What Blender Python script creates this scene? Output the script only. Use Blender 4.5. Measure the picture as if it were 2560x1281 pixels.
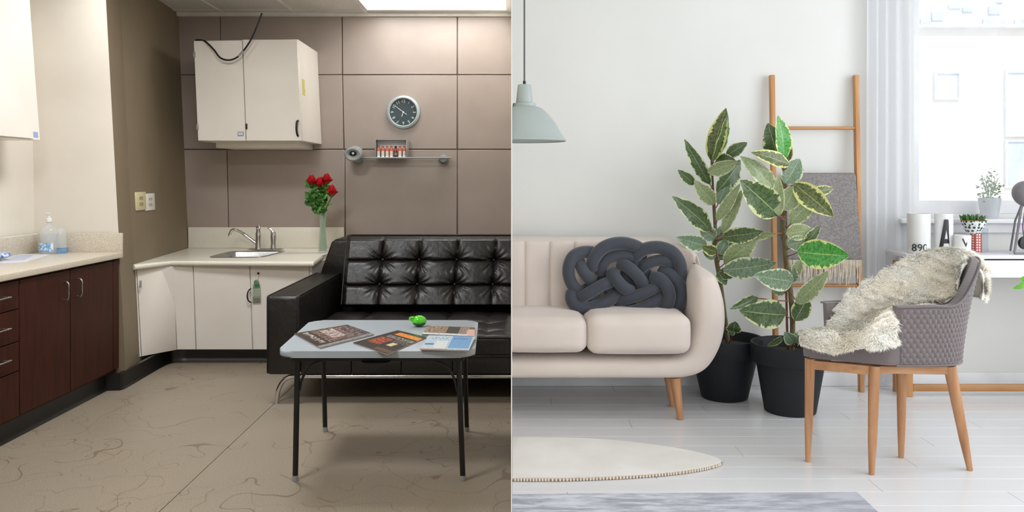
import bpy, bmesh, math, random
import numpy as np
from mathutils import Vector, Matrix, noise
from mathutils.geometry import tessellate_polygon
R = random.Random(7)
for o in list(bpy.data.objects): bpy.data.objects.remove(o)
SC = bpy.context.scene; COL = SC.collection
# ---------------------------------------------------------------- camera
FPX, HOR, CZ = 2000.0, 450.0, 1.62
FR = 0.485                      # floor level of the bright room (one split level up)
cam_d = bpy.data.cameras.new('camera'); cam = bpy.data.objects.new('camera', cam_d); COL.objects.link(cam)
cam.location = (0, 0, CZ); cam.rotation_euler = (math.pi/2, 0, 0)
cam_d.sensor_width = 36; cam_d.lens = 36*FPX/2560; cam_d.shift_y = -(640.5-HOR)/2560
cam_d.clip_start = 0.05
SC.camera = cam
# ---------------------------------------------------------------- world, lights, exposure
w = bpy.data.worlds.new('sky'); SC.world = w; w.use_nodes = True
bg = w.node_tree.nodes['Background']; bg.inputs[0].default_value = (0.86, 0.93, 1.0, 1); bg.inputs[1].default_value = 1.5
def sun(name, rot, e, c, ang=0.02):
    l = bpy.data.lights.new(name, 'SUN'); l.energy = e; l.color = c; l.angle = ang
    o = bpy.data.objects.new(name, l); o.rotation_euler = rot; COL.objects.link(o)
sun('sun', (math.radians(50), 0, math.radians(12)), 1.8, (1, .97, .94))
def area(name, loc, rot, sx, sy, e, c):
    l = bpy.data.lights.new(name, 'AREA'); l.shape = 'RECTANGLE'; l.size = sx; l.size_y = sy; l.energy = e; l.color = c
    o = bpy.data.objects.new(name, l); o.location = loc; o.rotation_euler = rot; COL.objects.link(o); return o
# daylight at the tall side windows of the bright room (out of frame, right and behind the camera)
area('daylight_side', (3.5, 1.7, 2.1), (0, math.radians(90), 0), 1.9, 3.6, 75, (.93, .96, 1))
area('daylight_rear', (1.7, -1.9, 2.1), (math.radians(90), 0, 0), 2.8, 1.9, 29, (.97, .98, 1))
WARM = (.94, .965, .99)
TROF = [(-0.76, 7.79, 1.46, .62, 21), (-1.87, 5.205, .72, .65, 55), (-1.87, 2.555, .72, .65, 72), (-3.08, 5.85, .3, .3, 5)]
for i, (x, y, sx, sy, e) in enumerate(TROF):
    area('ceiling_lamp_light', (x, y, 3.331 if i < 3 else 3.27), (0, 0, 0), sx*.94, sy*.9, e, WARM)
SC.view_settings.view_transform = 'Standard'; SC.view_settings.look = 'None'
SC.view_settings.gamma = 1; SC.view_settings.use_curve_mapping = False; SC.view_settings.exposure = 0.0

# ---------------------------------------------------------------- helpers
def P(px, py, Y): return Vector(((px-1280)/FPX*Y, Y, CZ-(py-HOR)/FPX*Y))
def FZ(px, py, z):
    Y = (CZ-z)*FPX/(py-HOR); return P(px, py, Y)
def lin(c):
    return tuple((x/255/12.92 if x/255 <= .04045 else ((x/255+.055)/1.055)**2.4) for x in c)+(1,)
class G:                                       # small node-graph helper
    def __init__(s, name):
        s.m = bpy.data.materials.new(name); s.m.use_nodes = True; s.t = s.m.node_tree
        s.b = s.t.nodes['Principled BSDF']; s.out = s.t.nodes['Material Output']
    def n(s, typ, **k):
        nd = s.t.nodes.new(typ)
        for a, v in k.items():
            if a.startswith('i_'):
                key = a[2:]; key = int(key) if key.isdigit() else key.replace('_', ' ')
                s.set(nd.inputs[key], v)
            else: setattr(nd, a, v)
        return nd
    def set(s, inp, v):
        if isinstance(v, bpy.types.NodeSocket): s.t.links.new(v, inp)
        elif isinstance(v, bpy.types.Node): s.t.links.new(v.outputs[0], inp)
        else: inp.default_value = v
    def math(s, op, a, b=0.0, c=None):
        nd = s.n('ShaderNodeMath', operation=op); s.set(nd.inputs[0], a); s.set(nd.inputs[1], b)
        if c is not None: s.set(nd.inputs[2], c)
        return nd.outputs[0]
    def mix(s, f, a, b):
        nd = s.n('ShaderNodeMix', data_type='RGBA'); s.set(nd.inputs[0], f); s.set(nd.inputs[6], a); s.set(nd.inputs[7], b); return nd.outputs[2]
    def coord(s, scale=(1, 1, 1), kind='Object'):
        tc = s.n('ShaderNodeTexCoord'); mp = s.n('ShaderNodeMapping'); s.t.links.new(tc.outputs[kind], mp.inputs[0]); mp.inputs['Scale'].default_value = scale
        return mp.outputs[0]
    def noise(s, scale, vec=None, detail=3, rough=.5, out=0):
        nd = s.n('ShaderNodeTexNoise'); nd.inputs['Scale'].default_value = scale; nd.inputs['Detail'].default_value = detail; nd.inputs['Roughness'].default_value = rough
        s.set(nd.inputs['Vector'], vec if vec is not None else s.coord()); return nd.outputs[out]
    def ramp(s, f, lo, hi):
        nd = s.n('ShaderNodeMapRange'); nd.inputs[1].default_value = lo; nd.inputs[2].default_value = hi; s.set(nd.inputs[0], f); return nd.outputs[0]
    def bump(s, h, strength=.2, dist=.01):
        nd = s.n('ShaderNodeBump'); nd.inputs['Strength'].default_value = strength; nd.inputs['Distance'].default_value = dist; s.set(nd.inputs['Height'], h)
        s.t.links.new(nd.outputs[0], s.b.inputs['Normal'])
MC = {}
def mat(name, c, rough=.5, c2=None, sc=4, bump=0, bsc=80, metal=0, spec=.5, stretch=(1, 1, 1), coat=0, sheen=0, lo=.35, hi=.65):
    if name in MC: return MC[name]
    g = G(name); g.b.inputs['Roughness'].default_value = rough; g.b.inputs['Metallic'].default_value = metal
    g.b.inputs['Specular IOR Level'].default_value = spec; g.b.inputs['Coat Weight'].default_value = coat
    g.b.inputs['Sheen Weight'].default_value = sheen
    if c2 is None: c2 = tuple(x*.93 for x in c)
    f = g.ramp(g.noise(sc, g.coord(stretch)), lo, hi)
    g.set(g.b.inputs['Base Color'], g.mix(f, lin(c), lin(c2)))
    if bump: g.bump(g.noise(bsc, g.coord(stretch), 4), bump, .004)
    MC[name] = g.m; return g.m
def glass(name, c, rough=.03, ior=1.45, alpha=None):
    g = G(name); g.b.inputs['Base Color'].default_value = lin(c); g.b.inputs['Roughness'].default_value = rough
    g.b.inputs['Transmission Weight'].default_value = 1; g.b.inputs['IOR'].default_value = ior; MC[name] = g.m; return g.m
def clearmix(name, c, k=.3, rough=.08):
    g = G(name); g.b.inputs['Base Color'].default_value = lin(c); g.b.inputs['Roughness'].default_value = rough
    tr = g.n('ShaderNodeBsdfTransparent'); mx = g.n('ShaderNodeMixShader'); mx.inputs[0].default_value = k
    g.t.links.new(tr.outputs[0], mx.inputs[1]); g.t.links.new(g.b.outputs[0], mx.inputs[2]); g.t.links.new(mx.outputs[0], g.out.inputs[0]); MC[name] = g.m; return g.m
def emit(name, c, s):
    g = G(name); g.b.inputs['Base Color'].default_value = lin(c); g.b.inputs['Emission Color'].default_value = lin(c); g.b.inputs['Emission Strength'].default_value = s; return g.m
def printed(name, base, patches, rough=.3, nsc=30):
    """flat print: patches (u0,v0,u1,v1,colour,speckle colour or None) in UV space"""
    g = G(name); g.b.inputs['Roughness'].default_value = rough
    uv = g.n('ShaderNodeTexCoord'); sp = g.n('ShaderNodeSeparateXYZ'); g.t.links.new(uv.outputs['UV'], sp.inputs[0])
    u, v = sp.outputs[0], sp.outputs[1]
    nz = g.noise(nsc, g.coord((1, 1.6, 1), 'UV'), 4, .7)
    col = g.mix(g.ramp(nz, .45, .6), lin(base), lin(tuple(x*.85 for x in base)))
    for (u0, v0, u1, v1, c, c2) in patches:
        m = g.math('MULTIPLY', g.math('MULTIPLY', g.math('GREATER_THAN', u, u0), g.math('LESS_THAN', u, u1)), g.math('MULTIPLY', g.math('GREATER_THAN', v, v0), g.math('LESS_THAN', v, v1)))
        cc = lin(c) if c2 is None else g.mix(g.ramp(nz, .47, .56), lin(c), lin(c2))
        col = g.mix(m, col, cc)
    g.set(g.b.inputs['Base Color'], col); return g.m

def link(name, me, m=None, parent=None, smooth=40):
    o = bpy.data.objects.new(name, me); COL.objects.link(o)
    if m is not None:
        me.materials.clear()
        for mm in (m if isinstance(m, (list, tuple)) else [m]): me.materials.append(mm)
    if parent is not None: o.parent = parent
    if smooth:
        me.polygons.foreach_set('use_smooth', [True]*len(me.polygons)); me.set_sharp_from_angle(angle=math.radians(smooth))
    return o
class MB:
    def __init__(s): s.bm = bmesh.new(); s.uv = None
    def poly(s, vs, fs):
        bv = [s.bm.verts.new(v) for v in vs]; out = []
        for f in fs:
            try: out.append(s.bm.faces.new([bv[i] for i in f]))
            except ValueError: pass
        return bv, out
    def box(s, a, b, bev=0, seg=2):
        x0, y0, z0 = (min(a[i], b[i]) for i in range(3)); x1, y1, z1 = (max(a[i], b[i]) for i in range(3))
        return s.hexa([(x0, y0, z0), (x1, y0, z0), (x1, y1, z0), (x0, y1, z0), (x0, y0, z1), (x1, y0, z1), (x1, y1, z1), (x0, y1, z1)], bev, seg)
    def hexa(s, v, bev=0, seg=2):
        bv, fs = s.poly(v, [(0, 3, 2, 1), (4, 5, 6, 7), (0, 1, 5, 4), (1, 2, 6, 5), (2, 3, 7, 6), (3, 0, 4, 7)])
        if bev: bmesh.ops.bevel(s.bm, geom=list({e for f in fs for e in f.edges}), offset=bev, segments=seg, affect='EDGES', profile=.5)
        return s
    def face_box(s, q, depth, bev=0, seg=2):
        """q: front quad BL,BR,TR,TL; depth: vector to the back"""
        q = [Vector(p) for p in q]; d = Vector(depth); b = [p+d for p in q]
        return s.hexa([q[0], q[1], b[1], b[0], q[3], q[2], b[2], b[3]], bev, seg)
    def prism(s, pts, d, bev=0, seg=2, holes=None):
        """planar polygon pts (3D) extruded by vector d, optional holes"""
        d = Vector(d); loops = [[Vector(p) for p in pts]]+[[Vector(p) for p in h] for h in (holes or [])]
        if not holes:
            n = len(pts); vs = loops[0]+[p+d for p in loops[0]]
            fs = [tuple(range(n))[::-1], tuple(range(n, 2*n))]+[(i, (i+1) % n, n+(i+1) % n, n+i) for i in range(n)]
            bv, f = s.poly(vs, fs)
            if bev: bmesh.ops.bevel(s.bm, geom=list({e for q in f[:2] for e in q.edges}), offset=bev, segments=seg, affect='EDGES', profile=.5)
        else:
            flat = [p for l in loops for p in l]; N = len(flat)
            tris = tessellate_polygon(loops); vs = flat+[p+d for p in flat]
            fs = [tuple(t) for t in tris]+[tuple(N+i for i in t[::-1]) for t in tris]; k = 0
            for l in loops:
                n = len(l); fs += [(k+i, k+(i+1) % n, N+k+(i+1) % n, N+k+i) for i in range(n)]; k += n
            s.poly(vs, fs)
        return s
    def tube(s, pts, r, seg=10, cap=True, flat=1.0):
        pts = [Vector(p) for p in pts]; n = len(pts); rr = r if isinstance(r, (list, tuple)) else [r]*n
        rings = []; up = None
        for i, p in enumerate(pts):
            t = (pts[min(i+1, n-1)]-pts[max(i-1, 0)]).normalized()
            if up is None:
                up = t.orthogonal().normalized()
            up = (up-t*up.dot(t)).normalized(); sd = t.cross(up)
            rings.append([s.bm.verts.new(p+(up*math.cos(a)+sd*math.sin(a)*flat)*rr[i]) for a in [2*math.pi*k/seg for k in range(seg)]])
        for a, b in zip(rings, rings[1:]):
            for k in range(seg): s.bm.faces.new([a[k], a[(k+1) % seg], b[(k+1) % seg], b[k]])
        if cap: s.bm.faces.new(rings[0][::-1]); s.bm.faces.new(rings[-1])
        return s
    def lathe(s, prof, c, seg=32, axis='z', a0=0, a1=2*math.pi, cap=True):
        """prof: (radius, height) list"""
        full = abs(a1-a0-2*math.pi) < 1e-6; k = seg if full else seg+1; rings = []
        for (r, h) in prof:
            ring = []
            for i in range(k):
                a = a0+(a1-a0)*i/seg
                v = (r*math.cos(a), r*math.sin(a), h) if axis == 'z' else ((r*math.cos(a), -h, r*math.sin(a)) if axis == 'y' else (h, r*math.cos(a), r*math.sin(a)))
                ring.append(s.bm.verts.new(Vector(c)+Vector(v)))
            rings.append(ring)
        for a, b in zip(rings, rings[1:]):
            for i in range(seg if full else seg): s.bm.faces.new([a[i], a[(i+1) % k], b[(i+1) % k], b[i]])
        if full and cap:
            if prof[0][0] > 1e-5: s.bm.faces.new(rings[0][::-1])
            if prof[-1][0] > 1e-5: s.bm.faces.new(rings[-1])
        return s
    def grid(s, f, nu, nv, closed_u=False):
        vs = [[s.bm.verts.new(f(i/nu, j/nv)) for j in range(nv+1)] for i in range(nu+1)]
        uvl = s.bm.loops.layers.uv.verify()
        for i in range(nu):
            for j in range(nv):
                fc = s.bm.faces.new([vs[i][j], vs[i+1][j], vs[i+1][j+1], vs[i][j+1]])
                for l, (a, b) in zip(fc.loops, [(i, j), (i+1, j), (i+1, j+1), (i, j+1)]): l[uvl].uv = (a/nu, b/nv)
        return vs
    def ell(s, c, r, seg=16, rings=10, rot=None):
        m = Matrix.Translation(Vector(c)) @ (rot or Matrix()) @ Matrix.Diagonal((r[0], r[1], r[2], 1))
        bmesh.ops.create_uvsphere(s.bm, u_segments=seg, v_segments=rings, radius=1, matrix=m); return s
    def done(s, name, m=None, parent=None, smooth=40, keep=False):
        bmesh.ops.remove_doubles(s.bm, verts=s.bm.verts, dist=1e-5)
        if not keep: bmesh.ops.recalc_face_normals(s.bm, faces=s.bm.faces)
        me = bpy.data.meshes.new(name); s.bm.to_mesh(me); s.bm.free()
        return link(name, me, m, parent, smooth)
def empty(name, loc=(0, 0, 0)):
    o = bpy.data.objects.new(name, None); COL.objects.link(o); o.empty_display_size = .05; return o
def tag(o, label=None, cat=None, group=None, kind=None):
    if label: o['label'] = label
    if cat: o['category'] = cat
    if group: o['group'] = group
    if kind: o['kind'] = kind
    return o
def thing(name, label, cat, group=None): return tag(empty(name), label, cat, group)
def struct(o): o['kind'] = 'structure'; return o
def uvquad(o, corners):
    """planar UV: corners = origin, u-end, v-end (3D)"""
    me = o.data; O, U, V = [Vector(c) for c in corners]; U = U-O; V = V-O
    uv = me.uv_layers.new(name='uv') if not me.uv_layers else me.uv_layers[0]
    for l in me.loops:
        p = me.vertices[l.vertex_index].co-O; uu, vv, uvd = U.dot(U), V.dot(V), U.dot(V); a, b = p.dot(U), p.dot(V); det = uu*vv-uvd*uvd
        uv.data[l.index].uv = ((a*vv-b*uvd)/det, (b*uu-a*uvd)/det)
def rebase(root):
    """move an Empty to the base of its parts, keeping the parts in place"""
    bpy.context.view_layer.update()
    lo = Vector((1e9,)*3); hi = Vector((-1e9,)*3)
    for o in root.children_recursive:
        if o.type == 'MESH':
            for c in o.bound_box:
                q = o.matrix_world @ Vector(c)
                for i in range(3): lo[i] = min(lo[i], q[i]); hi[i] = max(hi[i], q[i])
    if lo.x > 1e8: return
    d = Vector(((lo.x+hi.x)/2, (lo.y+hi.y)/2, lo.z))-root.location; root.location = root.location+d
    for c in root.children: c.location = c.location-d
def spl(pts, n=8):
    """Catmull-Rom through points (any dimension)"""
    pts = [np.array(p, float) for p in pts]; out = []
    q = [2*pts[0]-pts[1]]+pts+[2*pts[-1]-pts[-2]]
    for i in range(1, len(q)-2):
        for k in range(n):
            t = k/n; a, b, c, d = q[i-1:i+3]
            out.append(.5*((2*b)+(-a+c)*t+(2*a-5*b+4*c-d)*t*t+(-a+3*b-3*c+d)*t**3))
    out.append(pts[-1]); return [Vector(tuple(p)) if len(p) == 3 else tuple(p) for p in out]
def text(name, body, size, m, M, parent=None, depth=.0006, bend=None, align='CENTER'):
    c = bpy.data.curves.new(name, 'FONT'); c.body = body; c.size = size; c.extrude = depth; c.align_x = align; c.align_y = 'CENTER'; c.resolution_u = 3
    t = bpy.data.objects.new('tmp', c); COL.objects.link(t); bpy.context.view_layer.update()
    me = bpy.data.meshes.new_from_object(t.evaluated_get(bpy.context.evaluated_depsgraph_get())); bpy.data.objects.remove(t)
    for v in me.vertices:
        p = v.co.copy()
        if bend: a = p.x/bend; p = Vector((math.sin(a)*(bend+p.z), p.y, math.cos(a)*(bend+p.z)-bend))
        v.co = M @ p
    return link(name, me, m, parent, 0)
FACE = lambda loc, rz=0: Matrix.Translation(Vector(loc)) @ Matrix.Rotation(rz, 4, 'Z') @ Matrix.Rotation(math.pi/2, 4, 'X')   # upright, facing -Y
def roundpoly(pts, r, seg=6):
    out = []; n = len(pts)
    for i in range(n):
        a, b, c = Vector(pts[i-1]), Vector(pts[i]), Vector(pts[(i+1) % n])
        p = b+(a-b).normalized()*r; q = b+(c-b).normalized()*r
        for k in range(seg+1):
            t = k/seg; out.append(p*(1-t)**2+b*2*t*(1-t)+q*t*t)
    return out
def softbox(lo, hi, r, puff=(0, 0, 0), n=14, fn=None):
    """rounded, puffed cushion"""
    s = MB(); bmesh.ops.create_cube(s.bm, size=2); bmesh.ops.subdivide_edges(s.bm, edges=s.bm.edges[:], cuts=n, use_grid_fill=True)
    lo, hi = Vector(lo), Vector(hi); c = (lo+hi)/2; h = (hi-lo)/2
    for v in s.bm.verts:
        p = v.co.copy(); q = Vector(tuple(p[i]*h[i] for i in range(3)))
        inn = Vector(tuple(max(-(h[i]-r), min(h[i]-r, q[i])) for i in range(3))); d = q-inn
        if d.length > 1e-9: q = inn+d.normalized()*r
        for i in range(3):
            j, k = (i+1) % 3, (i+2) % 3
            q[i] += puff[i]*p[i]*(1-p[j]**2)*(1-p[k]**2)
        q = c+q
        if fn: q = fn(q, p)
        v.co = q
    return s
# ---------------------------------------------------------------- materials
M_white_lam = mat('white_laminate', (234, 227, 218), .32, (229, 222, 212), 3)
M_white_wall = mat('cream_wall_paint', (228, 221, 209), .7, (222, 214, 202), 2, bump=.08, bsc=200)
M_taupe = mat('taupe_wall_paint', (133, 118, 96), .6, (126, 112, 90), 2, bump=.1, bsc=220)
M_panel = mat('mauve_brown_panel', (166, 152, 142), .36, (158, 144, 134), 2.2, bump=.06, bsc=90)
M_joint = mat('panel_joint', (112, 99, 89), .8)
M_black_rub = mat('black_rubber_base', (24, 21, 20), .35, (22, 20, 19))
M_wenge = mat('dark_brown_laminate', (64, 29, 17), .5, (52, 23, 13), 6, stretch=(6, 6, .6), spec=.22)
M_counter_b = mat('beige_speckled_counter', (216, 207, 192), .3, (196, 184, 166), 120, lo=.4, hi=.6)
M_counter_w = mat('ivory_counter', (232, 227, 212), .28, (225, 219, 203), 150, lo=.4, hi=.6)
M_steel = mat('brushed_steel', (176, 176, 174), .3, (160, 160, 158), 30, metal=1)
M_chrome = mat('chrome', (225, 225, 225), .12, (215, 215, 216), 30, metal=1)
M_dark = mat('dark_metal', (34, 32, 31), .35, (26, 25, 24), metal=.3)
M_blackmetal = mat('black_powder_coat', (28, 28, 29), .42, (20, 20, 21), spec=.4)
M_table = mat('light_grey_table_laminate', (164, 172, 178), .34, (158, 166, 173), 3)
M_ctile = mat('mineral_ceiling_tile', (226, 224, 218), .9, (198, 194, 188), 120, bump=.5, bsc=120, lo=.45, hi=.7)
M_cgrid = mat('white_ceiling_grid', (236, 234, 228), .5)
M_white = mat('white_plastic', (238, 238, 234), .35)
M_ivory = mat('ivory_plastic', (226, 216, 172), .4)
M_clockrim = mat('clock_rim_grey', (178, 190, 190), .35, (165, 178, 178))
M_clockface = mat('clock_face_dark', (52, 68, 72), .45, (46, 60, 64))
M_grey_pl = mat('grey_plastic', (150, 154, 152), .35, (138, 142, 141))
M_red = mat('rose_red', (214, 16, 34), .55, (168, 8, 24), 60)
M_leafg = mat('rose_leaf', (86, 142, 62), .5, (48, 98, 38), 40)
M_stem = mat('green_stem', (70, 140, 40), .5, (52, 112, 30), 20)
def leather():
    g = G('black_leather'); g.b.inputs['Roughness'].default_value = .37; g.b.inputs['Specular IOR Level'].default_value = .5
    g.set(g.b.inputs['Base Color'], g.mix(g.noise(5), lin((31, 27, 25)), lin((24, 21, 20))))
    n1 = g.noise(14, g.coord(), 5, .55); n2 = g.noise(260, g.coord(), 2)
    g.bump(g.math('ADD', g.math('MULTIPLY', n1, 1.0), g.math('MULTIPLY', n2, .06)), .55, .012); return g.m
M_leather = leather()
def vinyl():
    g = G('beige_vinyl_floor'); g.b.inputs['Roughness'].default_value = .42
    tc = g.coord(); sp = g.ramp(g.noise(170, tc, 2), .38, .62)
    base = g.mix(sp, lin((156, 144, 127)), lin((130, 119, 103)))
    base = g.mix(g.math('MULTIPLY', g.ramp(g.noise(1.1, tc, 2), .35, .7), .35), base, lin((160, 144, 124)))
    lines = None
    for sc, wdt, off in ((.8, .0011, 0), (1.5, .0018, 7.3), (2.6, .0026, 3.1)):
        mp = g.n('ShaderNodeMapping'); mp.inputs['Location'].default_value = (off, off*.7, 0); g.set(mp.inputs[0], tc)
        nz = g.noise(sc, mp.outputs[0], 2.0, .5)
        d = g.math('ABSOLUTE', g.math('SUBTRACT', nz, .5)); l = g.math('LESS_THAN', d, wdt)
        brk = g.math('GREATER_THAN', g.noise(.9, mp.outputs[0], 1), .47); l = g.math('MULTIPLY', l, brk)
        lines = l if lines is None else g.math('MAXIMUM', lines, l)
    base = g.mix(g.math('MULTIPLY', lines, .6), base, lin((100, 82, 64)))
    g.set(g.b.inputs['Base Color'], base); g.bump(g.noise(420, tc, 2), .1, .002); return g.m
M_vinyl = vinyl()
# ================================================================ LEFT ROOM : shell
YB = 8.28; YC = 6.27; CEIL = 3.35; XL = -3.72; ZC = CZ+(HOR-35)/FPX*YB   # ceiling height from the wall top
CEIL = ZC
# floor in two vinyl sheets
fl = struct(empty('floor'))
for x0, x1 in ((-4.0, -1.722), (-1.718, -0.004)):
    b = MB(); b.box((x0, -2, -.03), (x1, 8.6, 0)); b.done('vinyl_sheet', M_vinyl, fl)
b = MB(); b.box((-4.0, -2, -.08), (-.004, 8.6, -.031)); b.done('subfloor', M_joint, fl)
rebase(fl)
# ceiling: tiles in a lay-in grid
ce = struct(empty('ceiling'))
b = MB(); b.box((-4.1, -2.1, CEIL+.06), (-.004, 8.7, CEIL+.12)); b.done('ceiling_slab', M_cgrid, ce)
ys = [8.28-.04-.62*k for k in range(17)]
xs = [-.02-.75*k for k in range(6)]
def is_lamp(x, y):
    return any(abs(x-l[0]) < l[2]/2 and abs(y-l[1]) < l[3]/2 for l in TROF[:3])
ys = [8.24, 8.11, 7.47, 6.85, 6.2, 5.55, 4.86, 4.24, 3.6, 2.9, 2.21, 1.59, .95, .3, -.35, -1.0, -1.65]
xs = [-.02, -1.50, -2.24, -2.98, -3.72]
tile_src = {}
for y1, y0 in zip(ys, ys[1:]):
    for x1, x0 in zip(xs, xs[1:]):
        if is_lamp((x0+x1)/2, (y0+y1)/2): continue
        b = MB(); b.box((x0+.012, y0+.012, CEIL+.008), (x1-.012, y1-.012, CEIL+.026)); b.done('ceiling_tile', M_ctile, ce)
for y in ys:
    b = MB(); b.box((-3.74, y-.013, CEIL), (-.01, y+.013, CEIL+.03)); b.done('grid_bar', M_cgrid, ce)
for x in xs:
    b = MB(); b.box((x-.013, -2, CEIL-.001), (x+.013, 8.26, CEIL+.03)); b.done('grid_bar', M_cgrid, ce)
b = MB(); b.box((-3.74, 8.225, CEIL-.03), (-.004, 8.279, CEIL+.004)); b.done('wall_angle', M_cgrid, ce)
rebase(ce)
M_lampdiff = emit('fluorescent_diffuser', (255, 250, 240), 2.2)
names = ['rectangular fluorescent ceiling light shining near the brown panelled back wall', 'fluorescent ceiling light out of view above the folding table', 'fluorescent ceiling light out of view above where the camera stands']
for i, (x, y, sx, sy, e) in enumerate(TROF[:3]):
    t = thing('ceiling_light', names[i], 'light')
    b = MB(); b.prism([(x-sx/2, y-sy/2, CEIL-.004), (x+sx/2, y-sy/2, CEIL-.004), (x+sx/2, y+sy/2, CEIL-.004), (x-sx/2, y+sy/2, CEIL-.004)], (0, 0, .03), holes=[[(x-sx/2+.03, y-sy/2+.03, CEIL-.004), (x+sx/2-.03, y-sy/2+.03, CEIL-.004), (x+sx/2-.03, y+sy/2-.03, CEIL-.004), (x-sx/2+.03, y+sy/2-.03, CEIL-.004)]]); b.done('frame', M_cgrid, t)
    b = MB(); b.box((x-sx/2+.031, y-sy/2+.031, CEIL+.004), (x+sx/2-.031, y+sy/2-.031, CEIL+.012)); b.done('diffuser', M_lampdiff, t); rebase(t)
x, y = TROF[3][:2]; t = thing('ceiling_light', 'small round ceiling light out of view above the beige worktop', 'light')
b = MB(); b.lathe([(.19, 0), (.20, -.01), (.19, -.05), (.165, -.05), (.165, -.02), (.165, 0)], (x, y, CEIL-.001), 32, cap=False); b.done('frame', M_cgrid, t)
b = MB(); b.lathe([(0, -.03), (.164, -.03), (.164, -.02), (0, -.02)], (x, y, CEIL), 32); b.done('diffuser', M_lampdiff, t); rebase(t)
# back wall: backing + panels
wb = struct(empty('wall_back'))
b = MB(); b.box((-3.7, YB+.012, -.03), (-.004, YB+.2, CEIL+.05)); b.done('backing', M_joint, wb)
def panel(pts):
    q = [P(x, y, YB) for x, y in pts]; b = MB(); b.face_box(q, (0, .014, 0), .004, 1); return b.done('wall_panel', M_panel, wb)
g_ = 1.1
rows = [(30, 186), (188, 372.5), (375, 640)]
for (r0, r1), cols in zip(rows, [[(430, 436, 549.5, 550), (551, 552, 853.5, 855), (856, 857, 1142, 1142), (1144.5, 1144.5, 1281, 1281)],
                                 [(438, 444, 855, 859), (857, 861, 1142, 1142), (1144.5, 1144.5, 1281, 1281)],
                                 [(446, 456, 566, 572), (568, 574, 861, 862), (863, 864, 1142, 1142), (1144.5, 1144.5, 1281, 1281)]]):
    for (a0, a1, c0, c1) in cols:      # x at row top / row bottom, left and right
        panel([(a1, r1), (min(c1, 1279.5), r1), (min(c0, 1279.5), r0), (a0, r0)])
panel([(456, 900), (1279.5, 900), (1279.5, 642), (456, 642)])
rebase(wb)
# left side: white side wall, white end wall facing the room, taupe return wall
def wallq(name, pts, d, m): b = MB(); b.face_box(pts, d); return struct(b.done(name, m, smooth=0))
zt = CEIL+.05
def edgeX(z): return -3.02-.055*(z-.1)          # leaning outer corner
wallq('wall_left', [(XL, -2, -.03), (XL, YC, -.03), (XL-.06, YC, zt), (XL-.06, -2, zt)], (-.15, 0, 0), M_white_wall)
wallq('wall_left_end', [(XL-.05, YC, -.03), (edgeX(0)-.002, YC, -.03), (edgeX(zt)-.002, YC, zt), (XL-.1, YC, zt)], (0, .004, 0), M_white_wall)
wallq('wall_left_corner', [(-3.3, YC-.012, -.02), (edgeX(0), YC-.012, -.02), (edgeX(1.03), YC-.012, 1.03), (-3.3, YC-.012, 1.03)], (0, .0115, 0), M_taupe)
def tau(y, z):
    x0 = edgeX(z); k = .28 if y < 6.68 else None
    xb = (-3.35 if True else 0)-.045*(z-1)       # back corner
    xm = -3.158-.05*(z-.9)
    return x0+(xm-x0)*(y-YC)/(6.68-YC) if y <= 6.68 else xm+(xb-xm)*(y-6.68)/(YB-6.68)
for ya, yb in ((YC, 6.68), (6.68, YB+.02)):
    wallq('wall_left_return', [(tau(ya, 0), ya, -.03), (tau(yb, 0), yb, -.03), (tau(yb, zt), yb, zt), (tau(ya, zt), ya, zt)], (-.15, .001, 0), M_taupe)
# walls behind the camera
b = MB(); b.box((-4, -2.15, -.05), (3.6, -2.0, .9)); struct(b.done('wall_rear', M_white_wall, smooth=0))
b = MB(); b.box((-4, -2.15, .9), (.25, -2.0, zt)); struct(b.done('wall_rear', M_white_wall, smooth=0))
# black rubber cove base along the floor
bs = MB()
path = [(-3.12, 2.5), (-3.12, 6.14), (-3.015, 6.16), (-3.012, 6.28), (-3.035, 7.0), (-2.97, 7.12), (-2.9, 7.15), (-1.74, 7.15)]
pts = spl([(x, y, 0) for x, y in path[2:6]], 4); full = [Vector((x, y, 0)) for x, y in path[:2]]+pts+[Vector((x, y, 0)) for x, y in path[6:]]
prof = [(0, .0), (.014, .002), (.006, .016), (.0, .03), (.0, .128)]
rows_ = []
for i, p in enumerate(full):
    t = (full[min(i+1, len(full)-1)]-full[max(i-1, 0)]).normalized(); n = Vector((t.y, -t.x, 0))
    rows_.append([bs.bm.verts.new(p+n*a+Vector((0, 0, z))) for a, z in prof]+[bs.bm.verts.new(p-n*.03+Vector((0, 0, z))) for z in (.128, 0)])
for a, c in zip(rows_, rows_[1:]):
    for k in range(len(a)): bs.bm.faces.new([a[k], c[k], c[(k+1) % len(a)], a[(k+1) % len(a)]])
struct(bs.done('baseboard_left', M_black_rub))
b = MB(); b.box((-3.3, YB-.02, 0), (-.006, YB-.001, .12)); struct(b.done('baseboard_back', M_black_rub))

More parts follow.
